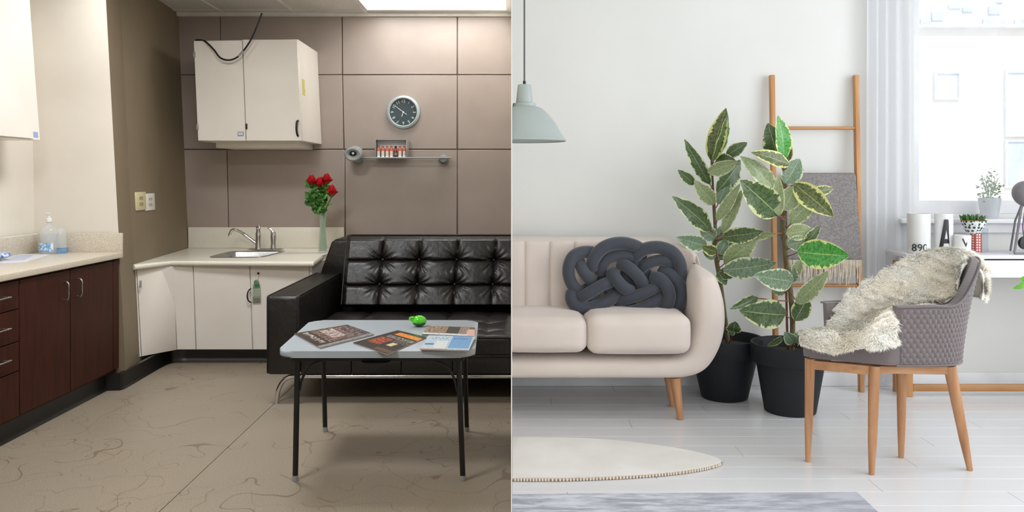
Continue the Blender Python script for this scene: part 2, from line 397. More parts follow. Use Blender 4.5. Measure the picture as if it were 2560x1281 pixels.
# ================================================================ brown base cabinet and worktop at the left
XF = -3.066
cb = thing('base_cabinet', 'dark brown base cabinet with doors and drawers at the left wall', 'cabinet')
b = MB(); b.box((XL+.005, 2.6, .135), (XF-.022, 6.24, 1.0)); b.done('carcass', M_wenge, cb)
def front(name, y0, y1, z0, z1): b = MB(); b.box((XF-.02, y0+.004, z0+.003), (XF, y1-.004, z1-.003), .002, 1); return b.done(name, M_wenge, cb)
def arc_handle(y, z0, z1, vert=True, parent=None, y1=None):
    if vert: pts = [(XF-.002, y, z1), (XF+.022, y, z1+.002), (XF+.036, y, z1-.02), (XF+.036, y, (z0+z1)/2), (XF+.036, y, z0+.02), (XF+.022, y, z0-.002), (XF-.002, y, z0)]
    else: pts = [(XF-.002, y, z0), (XF+.022, y, z0), (XF+.032, y+.02, z0), (XF+.032, y1-.02, z0), (XF+.022, y1, z0), (XF-.002, y1, z0)]
    b = MB(); b.tube(spl(pts, 4), .0055, 8); return b.done('handle', M_steel, parent)
d1 = front('door', 4.98, 5.555, .150, .998); arc_handle(5.47, .80, .92, True, d1)
d2 = front('door', 5.555, 6.15, .150, .998); arc_handle(5.64, .80, .92, True, d2)
front('filler_strip', 6.15, 6.24, .150, .998)
for z0, z1 in ((.818, .998), (.616, .818), (.432, .616)):
    dr = front('drawer', 4.2, 4.98, z0, z1); zz = (z0+z1)/2; arc_handle(4.3, zz, zz, False, dr, 4.83)
dr = front('drawer', 4.2, 4.98, .150, .432)
dr = front('door', 3.4, 4.2, .150, .998); front('door', 2.6, 3.4, .150, .998); rebase(cb)
ZT = 1.055
wt = thing('worktop', 'beige speckled worktop with upstand on the brown base cabinet', 'worktop')
b = MB(); b.prism([(XF+.025, 2.6, ZT-.045), (XF+.024, 6.234, ZT-.045), (XL+.003, 6.234, ZT-.045), (XL+.003, 2.6, ZT-.045)], (0, 0, .045), .008, 3); b.done('counter_slab', M_counter_b, wt)
b = MB(); b.box((XL, 6.235, ZT-.043), (XF+.026, 6.256, 1.205), .004, 2); b.done('upstand', M_counter_b, wt)
b = MB(); b.box((XL+.002, 2.6, ZT+.0005), (XL+.024, 6.238, 1.195), .004, 2); b.done('upstand', M_counter_b, wt)
b = MB(); b.box((XL+.004, 2.6, 1.1955), (XL+.020, 6.238, 1.2)); b.done('cap_strip', M_white, wt); rebase(wt)
# wall cabinet at the far left
uc = thing('wall_cabinet', 'white wall cabinet above the beige worktop, cut by the left picture edge', 'cabinet')
def ucq(ya, yb, z0, z1, x):
    k = lambda z: -.075*(z-1.9); return [(x+k(z0), ya, z0), (x+k(z0), yb, z0), (x+k(z1), yb, z1), (x+k(z1), ya, z1)]
b = MB(); b.face_box(ucq(4.0, 5.80, 1.905, 3.0, -3.42), (-.27, 0, 0), .003, 1); b.done('carcass', M_white_lam, uc)
b = MB(); b.face_box(ucq(4.9, 5.69, 1.912, 3.0, -3.40), (-.018, 0, 0), .003, 1); b.done('door', M_white_lam, uc)
b = MB(); b.face_box(ucq(4.1, 4.89, 1.912, 3.0, -3.40), (-.018, 0, 0), .003, 1); b.done('door', M_white_lam, uc)
b = MB(); b.face_box(ucq(5.785, 5.81, 2.37, 2.42, -3.425), (-.03, 0, 0), .003, 1); b.done('latch', M_dark, uc)
b = MB(); b.face_box(ucq(5.712, 5.775, 1.925, 1.965, -3.418), (-.003, 0, 0)); tag(b.done('sticker', mat('pale_blue_label', (150, 172, 205), .4), uc), 'pale blue sticker'); rebase(uc)

# ---- things on that worktop
bt = thing('soap_bottle', 'clear pump bottle with white pump and blue label on the beige worktop', 'bottle')
c = P(122, 0, 6.12); c.z = ZT+.0005
M_clear = clearmix('clear_plastic', (226, 232, 234), .30); M_gel = clearmix('clear_gel', (206, 214, 216), .35)
b = MB(); b.lathe([(.0, .0), (.062, .0), (.067, .008), (.066, .15), (.055, .19), (.03, .215), (.016, .23), (.016, .245), (0, .245)], c, 28); b.done('bottle_body', M_clear, bt)
b = MB(); b.lathe([(.0, .003), (.058, .003), (.061, .02), (.060, .148), (.0, .150)], c, 28); b.done('gel', M_gel, bt)
b = MB(); b.lathe([(.02, .243), (.024, .245), (.022, .268), (.01, .275), (.008, .30), (0, .30)], c, 18); b.box((c.x-.02, c.y-.012, c.z+.298), (c.x+.012, c.y+.008, c.z+.312), .003); b.done('pump', M_white, bt)
b = MB(); b.lathe([(.0685, .02), (.0685, .085)], c, 24, a0=-2.8, a1=-.6); b.done('label', mat('blue_white_label', (110, 160, 205), .4, (215, 228, 238), 60, lo=.45, hi=.55), bt); rebase(bt)
jt = thing('wipes_tub', 'squat clear plastic tub with blue base beside the pump bottle', 'container')
c = P(138, 0, 6.15); c.z = ZT+.0005
b = MB(); b.lathe([(0, 0), (.046, 0), (.048, .02), (.047, .04), (0, .042)], c+Vector((.035, .012, 0)), 22); b.done('tub_base', mat('blue_plastic', (120, 160, 195), .35, (90, 130, 175), 40), jt)
b = MB(); b.lathe([(0, .043), (.046, .043), (.042, .12), (.03, .17), (.02, .19), (0, .192)], c+Vector((.035, .012, 0)), 22); b.done('tub_body', M_clear, jt); rebase(jt)
def sheet(name, px, z, th, m, label, cat, group=None, bev=.001, parts=False):
    q = [FZ(x, y, z) for x, y in px]
    for v in q: v.z = z
    b = MB(); b.prism(q, (0, 0, th)); o = b.done(name, m, smooth=0); uvquad(o, (q[0], q[1], q[3])); tag(o, label, cat, group); return o
M_note = printed('note_print', (236, 238, 244), [(.15, .2, .85, .8, (222, 228, 240), (120, 140, 190))], nsc=60)
sheet('paper', [(-10, 660), (62, 657), (126, 637), (40, 636)], ZT+.0005, .003, M_note, 'white printed paper lying flat on the beige worktop', 'paper')
bgm = MB(); c = FZ(-14, 652, ZT); bgm.ell((c.x, c.y, ZT+.034), (.10, .09, .027), 20, 10)
for v in bgm.bm.verts: v.co += Vector((noise.noise(v.co*23), noise.noise(v.co*23+Vector((5, 0, 0))), abs(noise.noise(v.co*17))*.5))*.014
tag(bgm.done('plastic_packet', mat('blue_white_packet', (205, 215, 235), .35, (70, 105, 175), 45, lo=.48, hi=.55)), 'crumpled blue and white plastic packet at the left worktop edge', 'packet')

# ---- outlets on the taupe wall
def outlet(pxc, pyc, w_, h_, m, label):
    t = thing('wall_plate', label, 'wall plate'); Y = 6.5
    for _ in range(6):
        z = CZ-(pyc-HOR)/FPX*Y; X = tau(Y, z); Y = X*FPX/(pxc-1280)
    z = CZ-(pyc-HOR)/FPX*Y; X = tau(Y, z); dy = .01; tx = (tau(Y+dy, z)-tau(Y-dy, z))/(2*dy)
    along = Vector((tx, 1, 0)).normalized(); nrm = Vector((along.y, -along.x, 0)).normalized(); up = Vector((-.05, 0, 1)).normalized()
    o = Vector((X, Y, z))
    def q(a0, a1, z0, z1, off): return [o+nrm*off+along*a+up*zz for a, zz in ((a0, z0), (a1, z0), (a1, z1), (a0, z1))]
    b = MB(); b.face_box(q(-w_, w_, -h_, h_, .010), -nrm*.0098, .002, 2); b.done('cover_plate', m, t)
    for s in (1, -1):
        b = MB(); b.face_box(q(-w_*.38, w_*.38, s*h_*.33-h_*.2, s*h_*.33+h_*.2, .0125), -nrm*.002, .001, 1); s_ = b.done('socket', mat('socket_'+m.name, (190, 178, 130) if m is M_ivory else (214, 208, 188), .4), t)
        for k in (-1, 1):
            b = MB(); b.face_box(q(k*w_*.16-.0035, k*w_*.16+.0035, s*h_*.33-.006, s*h_*.33+.008, .0132), -nrm*.001); b.done('slot', M_dark, s_)
    rebase(t)
outlet(350, 503, .125, .078, M_ivory, 'ivory yellowed double socket plate on the taupe wall')
outlet(373, 505, .125, .075, M_white, 'white socket plate right of the yellowed one on the taupe wall')

# ================================================================ sink unit
ZS = .915
vc = thing('sink_cabinet', 'white sink cabinet with an angled left door under the ivory counter', 'cabinet')
TOPB = ZS-.045
def vq(xa_t, xa_b, xb_t, xb_b, Ya, Yb, yb_a=None, yb_b=None, zb=.135):
    def pt(px, Y, z): return Vector(((px-1280)/FPX*Y, Y, z))
    return [pt(xa_b, Ya, zb), pt(xb_b, Yb, zb), pt(xb_t, Yb, TOPB-.004), pt(xa_t, Ya, TOPB-.004)]
YD = 7.0
body = [(-1.755, 7.02), (-1.755, 8.26), (-3.29, 8.26), (-3.14, 6.77), (-2.925, 7.02)]
b = MB(); b.prism([(x, y, .13) for x, y in body], (0, 0, TOPB-.131)); b.done('carcass', M_white_lam, vc, smooth=0)
dang = MB(); dang.face_box(vq(342, 354, 431, 441.5, 6.72, YD-.01), (0, .018, 0), .002, 1); d = dang.done('door', M_white_lam, vc)
b = MB(); q = P(351, 711, 6.70); b.box((q.x-.006, q.y-.006, q.z-.03), (q.x+.006, q.y+.012, q.z+.03), .002); b.done('hinge', M_grey_pl, d)
b = MB(); b.face_box(vq(335, 347, 341, 353, 6.71, 6.72), (-.02, .03, 0)); b.done('end_strip', M_white_lam, vc)
b = MB(); b.face_box(vq(433, 443, 481, 489, YD-.005, YD), (0, .018, 0), .002, 1); b.done('filler_panel', M_white_lam, vc)
b = MB(); b.face_box(vq(484, 491, 623, 631, YD, YD), (0, .018, 0), .002, 1); d = b.done('door', M_white_lam, vc)
b = MB(); b.face_box(vq(626, 634, 772, 778, YD, YD), (0, .018, 0), .002, 1); d2 = b.done('door', M_white_lam, vc)
b = MB(); b.tube(spl([P(627, 722, 6.99), P(621, 728, 6.96), P(618, 741, 6.955), P(621, 752, 6.96), P(628, 757, 6.99)], 5), .006, 8); b.done('handle', M_dark, d2)
b = MB(); q = P(646, 684, 6.99); b.lathe([(0, 0), (.010, 0), (.010, .006), (0, .007)], q, 16, 'y'); b.done('lock', M_dark, d2)
rebase(vc)
sc = thing('sink_counter', 'ivory counter with upstand and a cut-out for the steel sink', 'worktop')
ot = [FZ(327, 662, ZS), FZ(430, 652, ZS), FZ(783, 654, ZS), FZ(803, 640, ZS), Vector((-1.735, YB-.02, ZS)), Vector((tau(YB-.02, .9)+.003, YB-.02, ZS)), Vector((tau(6.75, .9)+.003, 6.75, ZS))]
ot[0].x = tau(ot[0].y, .9)+.004
for v in ot: v.z = TOPB
hole_px = roundpoly([Vector((x, y, 0)) for x, y in ((523, 644), (652, 644), (714, 628.5), (575, 630))], 16, 5)
hole = [FZ(v.x, v.y, ZS) for v in hole_px]
for v in hole: v.z = TOPB
b = MB(); b.prism(ot, (0, 0, ZS-TOPB), holes=[hole]); b.done('counter_slab', M_counter_w, sc, smooth=30)
b = MB(); b.box((tau(YB-.02, 1)+.004, YB-.022, ZS+.0005), (-1.735, YB-.002, 1.13), .004); b.done('upstand', M_counter_w, sc)
b = MB(); b.tube([Vector(v)+Vector((0, -.001, .0225)) for v in ot[:4]], .0222, 10); b.done('front_edge', M_counter_w, sc); rebase(sc)
sk = thing('sink', 'stainless steel sink basin set into the ivory counter', 'sink')
cen = sum(hole, Vector())/len(hole); H_ = lambda k, z: [Vector((cen.x+(v.x-cen.x)*k, cen.y+(v.y-cen.y)*k, z)) for v in hole]
b = MB(); prev = None
rings = [H_(1.075, ZS+.0006), H_(1.06, ZS+.005), H_(1.0, ZS+.005), H_(.97, ZS-.004), H_(.93, ZS-.14), H_(.80, ZS-.17), H_(.12, ZS-.178)]
bv = [[b.bm.verts.new(p) for p in r] for r in rings]
for a, c2 in zip(bv, bv[1:]):
    for i in range(len(a)): b.bm.faces.new([a[i], a[(i+1) % len(a)], c2[(i+1) % len(a)], c2[i]])
b.bm.faces.new(bv[-1]); b.done('basin', M_steel, sk)
b = MB(); b.lathe([(.0, .0), (.04, .0), (.042, .004), (.03, .005), (0, .003)], (cen.x, cen.y, ZS-.177), 20); b.done('drain', M_chrome, sk); rebase(sk)
fa = thing('faucet', 'chrome kitchen faucet with a long swung spout behind the sink', 'faucet')
YF = 7.98
def PF(px, py): return P(px, py, YF)
zb = ZS+.0006
c = PF(662, 628); b = MB(); b.ell((c.x, c.y+.03, zb+.012), (.19, .05, .012), 28, 8); b.done('base_plate', M_chrome, fa)
c = PF(646, 622); b = MB(); b.lathe([(.034, 0), (.030, .03), (.027, .12), (.029, .15), (.02, .19), (.026, .215), (.012, .235), (0, .237)], (c.x, c.y, zb+.012), 20); b.done('valve_body', M_chrome, fa)
b = MB(); b.tube(spl([PF(645, 612), PF(628, 600), PF(605, 583), PF(588, 575), PF(579, 577), PF(574, 588), PF(575, 591)], 5), [.017]*10+[.014]*21, 12); b.done('spout', M_chrome, fa)
b = MB(); b.tube([PF(646, 577), PF(650, 570)], .012, 10); b.done('lever', M_chrome, fa); rebase(fa)
sp = thing('side_sprayer', 'chrome side sprayer standing right of the faucet', 'sprayer')
c = PF(683, 622); b = MB(); b.lathe([(.03, 0), (.028, .02), (.024, .05), (.03, .12), (.024, .16), (0, .17)], (c.x, c.y+.005, zb+.02), 20); b.done('sprayer_body', M_chrome, sp)
b = MB(); b.tube(spl([PF(684, 592), PF(682, 582), PF(676, 573), PF(669, 570)], 4), [.02]*6+[.012]*7, 10); b.done('spray_head', M_chrome, sp); rebase(sp)
tg = thing('hang_tag', 'green and white paper tag hanging at the cabinet lock', 'tag')
q = [P(631, 757, 6.985), P(652, 756, 6.985), P(650, 712, 6.985), P(632, 712, 6.985)]
b = MB(); b.face_box(q, (0, .002, 0)); o = b.done('card', printed('tag_print', (150, 160, 140), [(.0, .35, 1, .75, (190, 190, 170), (96, 130, 100)), (.1, .0, .9, .25, (140, 135, 120), (90, 95, 80)), (.2, .8, .8, 1, (70, 120, 80), None)], nsc=16), tg, 0); uvquad(o, (q[0], q[1], q[3]))
b = MB(); b.ell(P(641, 707, 6.985), (.024, .004, .026), 12, 6); b.done('tag_top', mat('tag_green', (110, 140, 110), .5, (80, 120, 86), 60), tg)
b = MB(); b.tube([P(642, 702, 6.986), P(644, 694, 6.986), P(646, 686, 6.984)], .0022, 6); b.done('cord', M_white, tg); rebase(tg)

# ---- vase and roses
VY = 7.72; vc_ = P(807, 630, VY); vc_.z = ZS+.0006
va = thing('glass_vase', 'tall clear glass vase of water on the ivory counter', 'vase')
b = MB(); pr = [(.046, 0), (.047, .012), (.042, .06), (.034, .16), (.030, .26), (.034, .345), (.040, .385)]
b.lathe([(0, 0)]+pr+[(r-.003, h) for r, h in pr[::-1][:-1]]+[(.040, .014), (0, .014)], vc_, 28); b.done('vase_glass', clearmix('vase_glass', (214, 226, 214), .22, .03), va)
b = MB(); b.lathe([(0, .0145), (.038, .0145), (.037, .06), (.030, .16), (.0265, .25), (0, .25)], vc_, 24); b.done('water', clearmix('water', (150, 190, 130), .25, .02), va); rebase(va)
def rose(px, py, r_, i, label):
    t = thing('rose', label, 'flower', None); c = P(px, py, VY-.03+.02*(i % 3)); 
    a = i*1.4; foot = vc_+Vector((.02*math.cos(a), .015*math.sin(a), .03)); neck = vc_+Vector((.016*math.cos(a+2), .012*math.sin(a+2), .38))
    b = MB(); b.tube(spl([foot, (foot+neck)/2, neck, c-Vector((0, 0, r_*.8))], 5), .0055, 7); b.done('stem', M_stem, t)
    for k in range(16):
        b = MB(); th = k*2.4; lay = k/16; rad = r_*(.25+.75*lay); h = r_*(1.05-.5*lay)
        def f(u, v, th=th, rad=rad, h=h, lay=lay):
            an = th+(u-.5)*2.0; rr = rad*(.35+.75*math.sin(v*1.5))*(1+.12*math.sin(u*9+k)*v); ed = v**2*(1-abs(u-.5)**2*1.3)
            return c+Vector((rr*math.cos(an), rr*math.sin(an), -r_*.6+h*1.55*v*(1-.25*lay)-(.3*rad*lay*v**3)+.004*math.sin(u*14)))
        b.grid(f, 8, 6); b.done('petal', M_red, t, keep=True)
    b = MB(); b.ell(c-Vector((0, 0, r_*.55)), (r_*.45, r_*.45, r_*.3), 10, 6); b.done('calyx', M_leafg, t); rebase(t)
for i, (x, y, r_, lb) in enumerate([(779, 453, .060, 'leftmost red rose of the bouquet in the vase'), (800, 459, .062, 'red rose in the middle front of the bouquet'), (817, 449, .058, 'red rose highest at the right of the upper three'), (829, 479, .064, 'red rose hanging lowest at the right of the bouquet')]): rose(x, y, r_, i, lb)
M_leafl = mat('light_rose_leaf', (108, 164, 76), .5, (80, 136, 56), 40)
fo = thing('foliage_spray', 'green leafy filler between the roses and the vase neck', 'foliage')
b = MB(); b.tube(spl([vc_+Vector((0, 0, .03)), vc_+Vector((.004, 0, .38)), P(795, 500, VY)], 5), .006, 6); b.tube(spl([vc_+Vector((-.015, .005, .03)), vc_+Vector((-.01, .005, .38)), P(778, 500, VY)], 5), .005, 6); b.tube([vc_+Vector((.015, -.01, .03)), vc_+Vector((.012, -.01, .39))], .006, 6)
for k in range(7): a = k*.9; b.tube([vc_+Vector((.024*math.cos(a), .024*math.sin(a), .02)), vc_+Vector((.015*math.cos(a+1.5), .015*math.sin(a+1.5), .40))], .0055, 6)
b.done('stems', M_stem, fo)
for k in range(130):
    ang = R.random()*6.28; px = 791+R.gauss(0, 15); py = 497+R.gauss(0, 19); px = max(764, min(836, px)); py = max(466, min(534, py))
    if py > 515: px = 800+(px-800)*.5
    c = P(px, py, VY+R.uniform(-.07, .07)); d = Vector((R.uniform(-1, 1), R.uniform(-1, 1), R.uniform(-.4, 1))).normalized(); n = d.orthogonal().normalized(); s = d.cross(n); L = R.uniform(.045, .085)
    b = MB(); b.grid(lambda u, v: c+d*L*(v-.3)+s*(u-.5)*L*.75*math.sin(math.pi*min(1, v*.97+.02))**.8+n*L*.35*abs(u-.5), 2, 5); b.done('leaf', M_leafg if k % 3 else M_leafl, fo, keep=True)
rebase(fo)

# ================================================================ white wall cabinet
wc = thing('wall_cabinet', 'white two-door wall cabinet on the brown panelled wall over the sink', 'cabinet')
Y1 = 7.53
def hexpx(xs4, ys4, Ya, Yb):
    q = [P(x, y, Ya) for x, y in zip(xs4, ys4)]; bk = [Vector((v.x, Yb, v.z)) for v in q]; return [q[0], q[1], bk[1], bk[0], q[3], q[2], bk[2], bk[3]]
b = MB(); b.hexa(hexpx((496, 757, 745.5, 485), (352.5, 352.5, 98.5, 102), Y1, YB-.003), .003, 1); b.done('carcass', M_white_lam, wc)
b = MB(); b.hexa(hexpx((495, 614.5, 605, 484), (352, 352, 102, 102.5), Y1-.02, Y1-.001), .003, 1); dl = b.done('door', M_white_lam, wc)
b = MB(); b.hexa(hexpx((616, 754, 742.5, 606.5), (352, 352, 99, 99), Y1-.026, Y1-.001), .003, 1); dr = b.done('door', M_white_lam, wc)
b = MB(); b.tube(spl([P(745, 302, 7.5), P(742, 306, 7.475), P(741, 322, 7.47), P(743, 336, 7.475), P(745, 340, 7.5)], 4), .010, 8); b.done('handle', M_dark, dr)
for (x, y, p_) in ((485.5, 136, dl), (493.5, 318, dl)):
    b = MB(); q = P(x, y, 7.49); b.box((q.x-.008, q.y-.008, q.z-.026), (q.x+.004, q.y+.02, q.z+.026), .002); b.done('hinge', M_grey_pl, p_)
b = MB(); q = P(616, 316, 7.495); b.box((q.x-.007, q.y-.006, q.z-.026), (q.x+.007, q.y+.01, q.z+.026), .002); b.done('catch', M_dark, dr)
q = [P(594, 340, 7.505), P(609, 340, 7.505), P(609, 329.5, 7.505), P(594, 329.5, 7.505)]
b = MB(); b.face_box(q, (0, .003, 0)); b.done('label_holder', mat('label_frame', (130, 138, 150), .4), dl)
q = [P(595.5, 338.5, 7.5035), P(607.5, 338.5, 7.5035), P(607.5, 331, 7.5035), P(595.5, 331, 7.5035)]
b = MB(); b.face_box(q, (0, .003, 0)); b.done('label_card', mat('label_card', (205, 212, 225), .5), dl)
b = MB(); b.face_box([(-1.9865, 7.60, 2.43), (-1.9865, 7.69, 2.43), (-1.994, 7.69, 2.58), (-1.994, 7.60, 2.58)], (-.003, 0, 0)); tag(b.done('sticker', mat('yellow_sticker', (214, 208, 120), .5, (190, 180, 90), 40), wc), 'small yellow sticker')
q = [P(560, 363, 8.0), P(770, 363, 8.0), P(770, 357, 8.0), P(560, 357, 8.0)]
b = MB(); b.box((-2.87, 7.75, 1.93), (-2.06, YB-.004, 1.988), .005); b.done('under_shelf_light', M_white_lam, wc); rebase(wc)
cbl = thing('cable', 'black cable drooping from the ceiling over the white wall cabinet', 'cable')
b = MB(); b.tube(spl([P(655, 33, 7.42), P(645, 60, 7.42), P(628, 98, 7.42), P(608, 128, 7.43), P(590, 145, 7.43), P(570, 150.5, 7.43), P(550, 144, 7.43), P(535, 125, 7.44), P(515, 105, 7.47), P(505, 100.5, 7.54), P(490, 100.5, 7.6)], 6), .0085, 8); b.done('cord', M_dark, cbl)
b = MB(); b.tube([P(596, 141, 7.42), P(608, 127, 7.42)], .010, 8); b.done('tape_sleeve', M_grey_pl, cbl); rebase(cbl)

# ================================================================ clock
ck = thing('wall_clock', 'round grey clock with a dark dial on the brown panelled wall', 'clock')
c = P(1009, 281, YB-.0006)
b = MB(); b.lathe([(.120, .0), (.168, .0), (.174, .015), (.168, .035), (.150, .046), (.141, .042), (.139, .022), (.139, .0), (.12, .0)], c, 56, 'y', cap=False); b.done('rim', M_clockrim, ck)
b = MB(); b.lathe([(0, .016), (.140, .016), (.140, .020), (0, .0205)], c, 48, 'y'); b.done('dial', M_clockface, ck)
Mn = mat('numeral_white', (226, 232, 232), .5); fy = c.y-.0215
for k in range(1, 13):
    a = math.radians(90-30*k); text('numeral', str(k), .044, Mn, FACE((c.x+.112*math.cos(a), fy, c.z+.112*math.sin(a))) @ Matrix.Rotation(math.radians(-30*k), 4, 'Z'), ck)
for ang, L, w_ in ((143, .105, .008), (148, .03, .006), (-35, .045, .007), (-110, .05, .010)):
    a = math.radians(ang); d = Vector((math.cos(a), 0, math.sin(a))); n = Vector((-d.z, 0, d.x)); o_ = Vector((c.x, fy-.004, c.z))
    b = MB(); b.face_box([o_-n*w_/2, o_+n*w_/2, o_+n*w_/4+d*L, o_-n*w_/4+d*L], (0, .001, 0)); b.done('hand', Mn, ck)
b = MB(); b.lathe([(0, .022), (.009, .022), (.009, .03), (0, .031)], c, 16, 'y'); b.done('pin', Mn, ck); rebase(ck)
# ================================================================ glass shelf
sh = thing('wall_shelf', 'slim grey wall shelf on round brackets below the clock', 'shelf')
YS = 8.12
zsh = CZ-(394-HOR)/FPX*YS
b = MB(); b.box((P(892, 0, YS).x, YS, zsh-.008), (P(1124, 0, YS).x, YB-.03, zsh), .002); b.done('shelf_board', glass('shelf_glass', (200, 214, 208), .05, 1.3), sh)
b = MB(); b.tube([P(892, 395, YS), P(1128, 395, YS)], .008, 10); b.done('front_rail', M_grey_pl, sh)
for px_ in (897, 1110):
    q = P(px_, 399, YB-.0006); b = MB(); b.lathe([(.0, 0), (.050, 0), (.050, .02), (.03, .05), (.03, .13), (0, .135)], (q.x, q.y, q.z), 22, 'y'); b.done('bracket', M_grey_pl, sh)
rebase(sh)
hd = thing('wall_speaker', 'grey oval device with a dark centre on the left end of the wall shelf', 'device')
q = P(884, 384, 8.05)
b = MB(); n = 32
prof_ = [(.046, .034), (.07, .046), (.088, .036), (.092, .0), (.086, -.05), (.06, -.09), (0, -.10)]
b.lathe([(.0, .012), (.030, .012)]+prof_, (0, 0, 0), 32, 'y')
for v in b.bm.verts: v.co = Vector((q.x+v.co.x*1.02, q.y+v.co.y, q.z+v.co.z*.80+v.co.y*.25))
b.done('shell', M_grey_pl, hd); b = MB(); b.ell((q.x-.004, q.y-.018, q.z-.002), (.038, .012, .022), 18, 8); b.done('speaker_cone', M_dark, hd)
b = MB(); b.ell((q.x, q.y-.030, q.z), (.012, .006, .012), 12, 8); b.done('cap', M_white, hd)
b = MB(); b.box((q.x-.02, q.y+.05, q.z-.09), (q.x+.04, YB-.001, q.z-.03), .01); b.done('mount', M_grey_pl, hd); rebase(hd)
rk = thing('display_case', 'open white and grey case holding small bottles on the wall shelf', 'case')
x0, x1 = P(936, 0, YS).x, P(1018, 0, YS).x; z0, z1 = zsh+.0006, CZ-(348-HOR)/FPX*YS; y0, y1 = YS+.012, YB-.035
b = MB(); b.box((x0, y1-.006, z0), (x1, y1, z1)); b.done('back_panel', mat('white_card', (245, 245, 243), .5), rk)
for a_, n_ in (((x0, x0+.012), 'side_panel'), ((x1-.012, x1), 'side_panel')):
    b = MB(); b.box((a_[0], y0, z0), (a_[1], y1-.0065, z1), .002); b.done(n_, M_grey_pl, rk)
b = MB(); b.box((x0+.0125, y0, z1-.010), (x1-.0125, y1-.0065, z1), .002); b.done('top_panel', M_grey_pl, rk)
b = MB(); b.box((x0+.0125, y0, z0), (x1-.0125, y1-.0065, z0+.005)); b.done('floor_panel', M_white, rk); rebase(rk)
Mv = printed('vial_print', (225, 205, 190), [(.0, .55, 1, .8, (196, 70, 50), (225, 120, 90)), (.0, .0, 1, .15, (235, 235, 232), None)], nsc=9)
Mv2 = printed('vial_print_dark', (60, 45, 42), [(.0, .55, 1, .75, (180, 60, 45), None), (.0, .2, 1, .4, (150, 140, 130), (80, 60, 50))], nsc=9)
place = ['leftmost', 'second from the left', 'third from the left', 'middle', 'third from the right', 'second from the right', 'rightmost']
for i in range(7):
    t = thing('vial', ('dark' if i == 4 else 'pale red-banded')+' small bottle, %s of seven in the shelf case' % place[i], 'bottle', 'small bottles in the shelf case'); cx = x0+.035+i*(x1-x0-.07)/6; cy = y0+.03
    b = MB(); b.lathe([(0, 0), (.0165, 0), (.0165, .085), (.008, .095), (0, .095)], (cx, cy, z0+.0055), 14); o = b.done('glass_body', Mv2 if i == 4 else Mv, t); uvquad(o, ((cx-.02, cy, z0), (cx+.02, cy, z0), (cx-.02, cy, z0+.12)))
    b = MB(); b.lathe([(0, .0952), (.011, .0952), (.011, .112), (0, .112)], (cx, cy, z0+.0055), 12); b.done('cap', mat('vial_cap', (196, 90, 66), .4) if i != 4 else M_dark, t); rebase(t)
# ================================================================ black sofa
so = thing('leather_sofa', 'black tufted leather sofa with chrome legs, cut off by the partition', 'sofa')
XR = -.0035
def armq(x0, x1): return None
b = MB(); b.box((-1.765, 5.74, .217), (-1.53, 7.20, .786), .028, 4)
for v in b.bm.verts: v.co.x += -.008*0
b.done('armrest', M_leather, so)
# piping on the arm
for x in (-1.757, -1.538):
    b = MB(); b.tube([(x, 5.748, .23), (x, 5.746, .76), (x, 5.752, .778), (x, 5.77, .783), (x, 7.19, .783)], .006, 6); b.done('piping', M_leather, so)
# back frame, wing end visible left of the cushions
b = MB(); b.prism([Vector((x, 7.16, z)) for x, z in ((-1.735, .72), (-1.70, .82), (-1.62, 1.06), (-1.585, 1.085), (XR, 1.10), (XR, .25), (-1.735, .25))], (0, .40, 0), .03, 3); b.done('back_frame', M_leather, so)
# tufted back cushion
BUT = [(960, 648), (1050, 648), (1143, 648), (1235, 649), (952, 709), (1045, 709), (1138, 709), (1232, 709)]
def backpt(px, py, off=0): 
    t = (768-py)/(768-589); Y = 6.82+.24*t; p = P(px, py, Y); p.y -= off; return p
nu, nv = 150, 70
def tuft(px, py):
    cols = [868-(py-589)*.08+0, 956, 1048, 1140.5, 1233.5, 1325]
    shift = (648-py)*-.0+(py-648)*-.09
    d = 0
    for c in (956.5, 1048.5, 1140.5, 1233.5): d = max(d, math.exp(-abs(px-c-shift-3)/2.6)*.55)
    for r in (648, 709): d = max(d, math.exp(-abs(py-r)/2.3)*.50)
    db = min(math.hypot((px-bx), (py-by)*1.0) for bx, by in BUT); d2 = 1.15*math.exp(-(db/13.0)**1.15)
    bx, by = min(BUT, key=lambda q: math.hypot(px-q[0], py-q[1])); an = math.atan2(py-by, px-bx)
    wr = math.exp(-((db-14)/15)**2)*.13*math.sin(an*11+bx)+math.exp(-((db-20)/16)**2)*.08*math.sin(an*17+by)
    return .056*(1-min(1.25, d+d2))+.020*wr*2
def fb(u, v):
    px = 858+(1279.4-858)*u; py = 768-(768-588.5)*v
    if u < .12: px -= 0
    left = 853+(768-py)*.085; px = left+(1279.4-left)*u
    e = min(1, (px-left)/16)**.5 if px-left < 16 else 1
    ev = min(1, (768-py)/13); ew = min(1, (py-588)/11); k = (e if e < 1 else 1)*max(0, ev)**.5*max(0, ew)**.5
    return backpt(px, py, .07+tuft(px, py)*k*1.25*k-.06*(1-k))
b = MB(); vs = b.grid(fb, nu, nv)
# close the cushion with a back
rim = [vs[i][0] for i in range(nu+1)]+[vs[nu][j] for j in range(1, nv+1)]+[vs[i][nv] for i in range(nu-1, -1, -1)]+[vs[0][j] for j in range(nv-1, 0, -1)]
bk = [b.bm.verts.new(v.co+Vector((0, .16, 0))) for v in rim]
for i in range(len(rim)): j = (i+1) % len(rim); b.bm.faces.new([rim[i], bk[i], bk[j], rim[j]])
b.bm.faces.new(bk); bc = b.done('back_cushion', M_leather, so, 50)
for (x, y) in BUT:
    b = MB(); b.ell(backpt(x, y, .065), (.014, .010, .014), 12, 8); b.done('button', M_leather, bc)
# piping round the back cushion
b = MB(); b.tube([backpt(855.5, 760, .03), backpt(868, 600, .03), backpt(874, 590, .035), backpt(885, 587.5, .035), backpt(1279.2, 587.5, .035)], .007, 7); b.done('piping', M_leather, so)
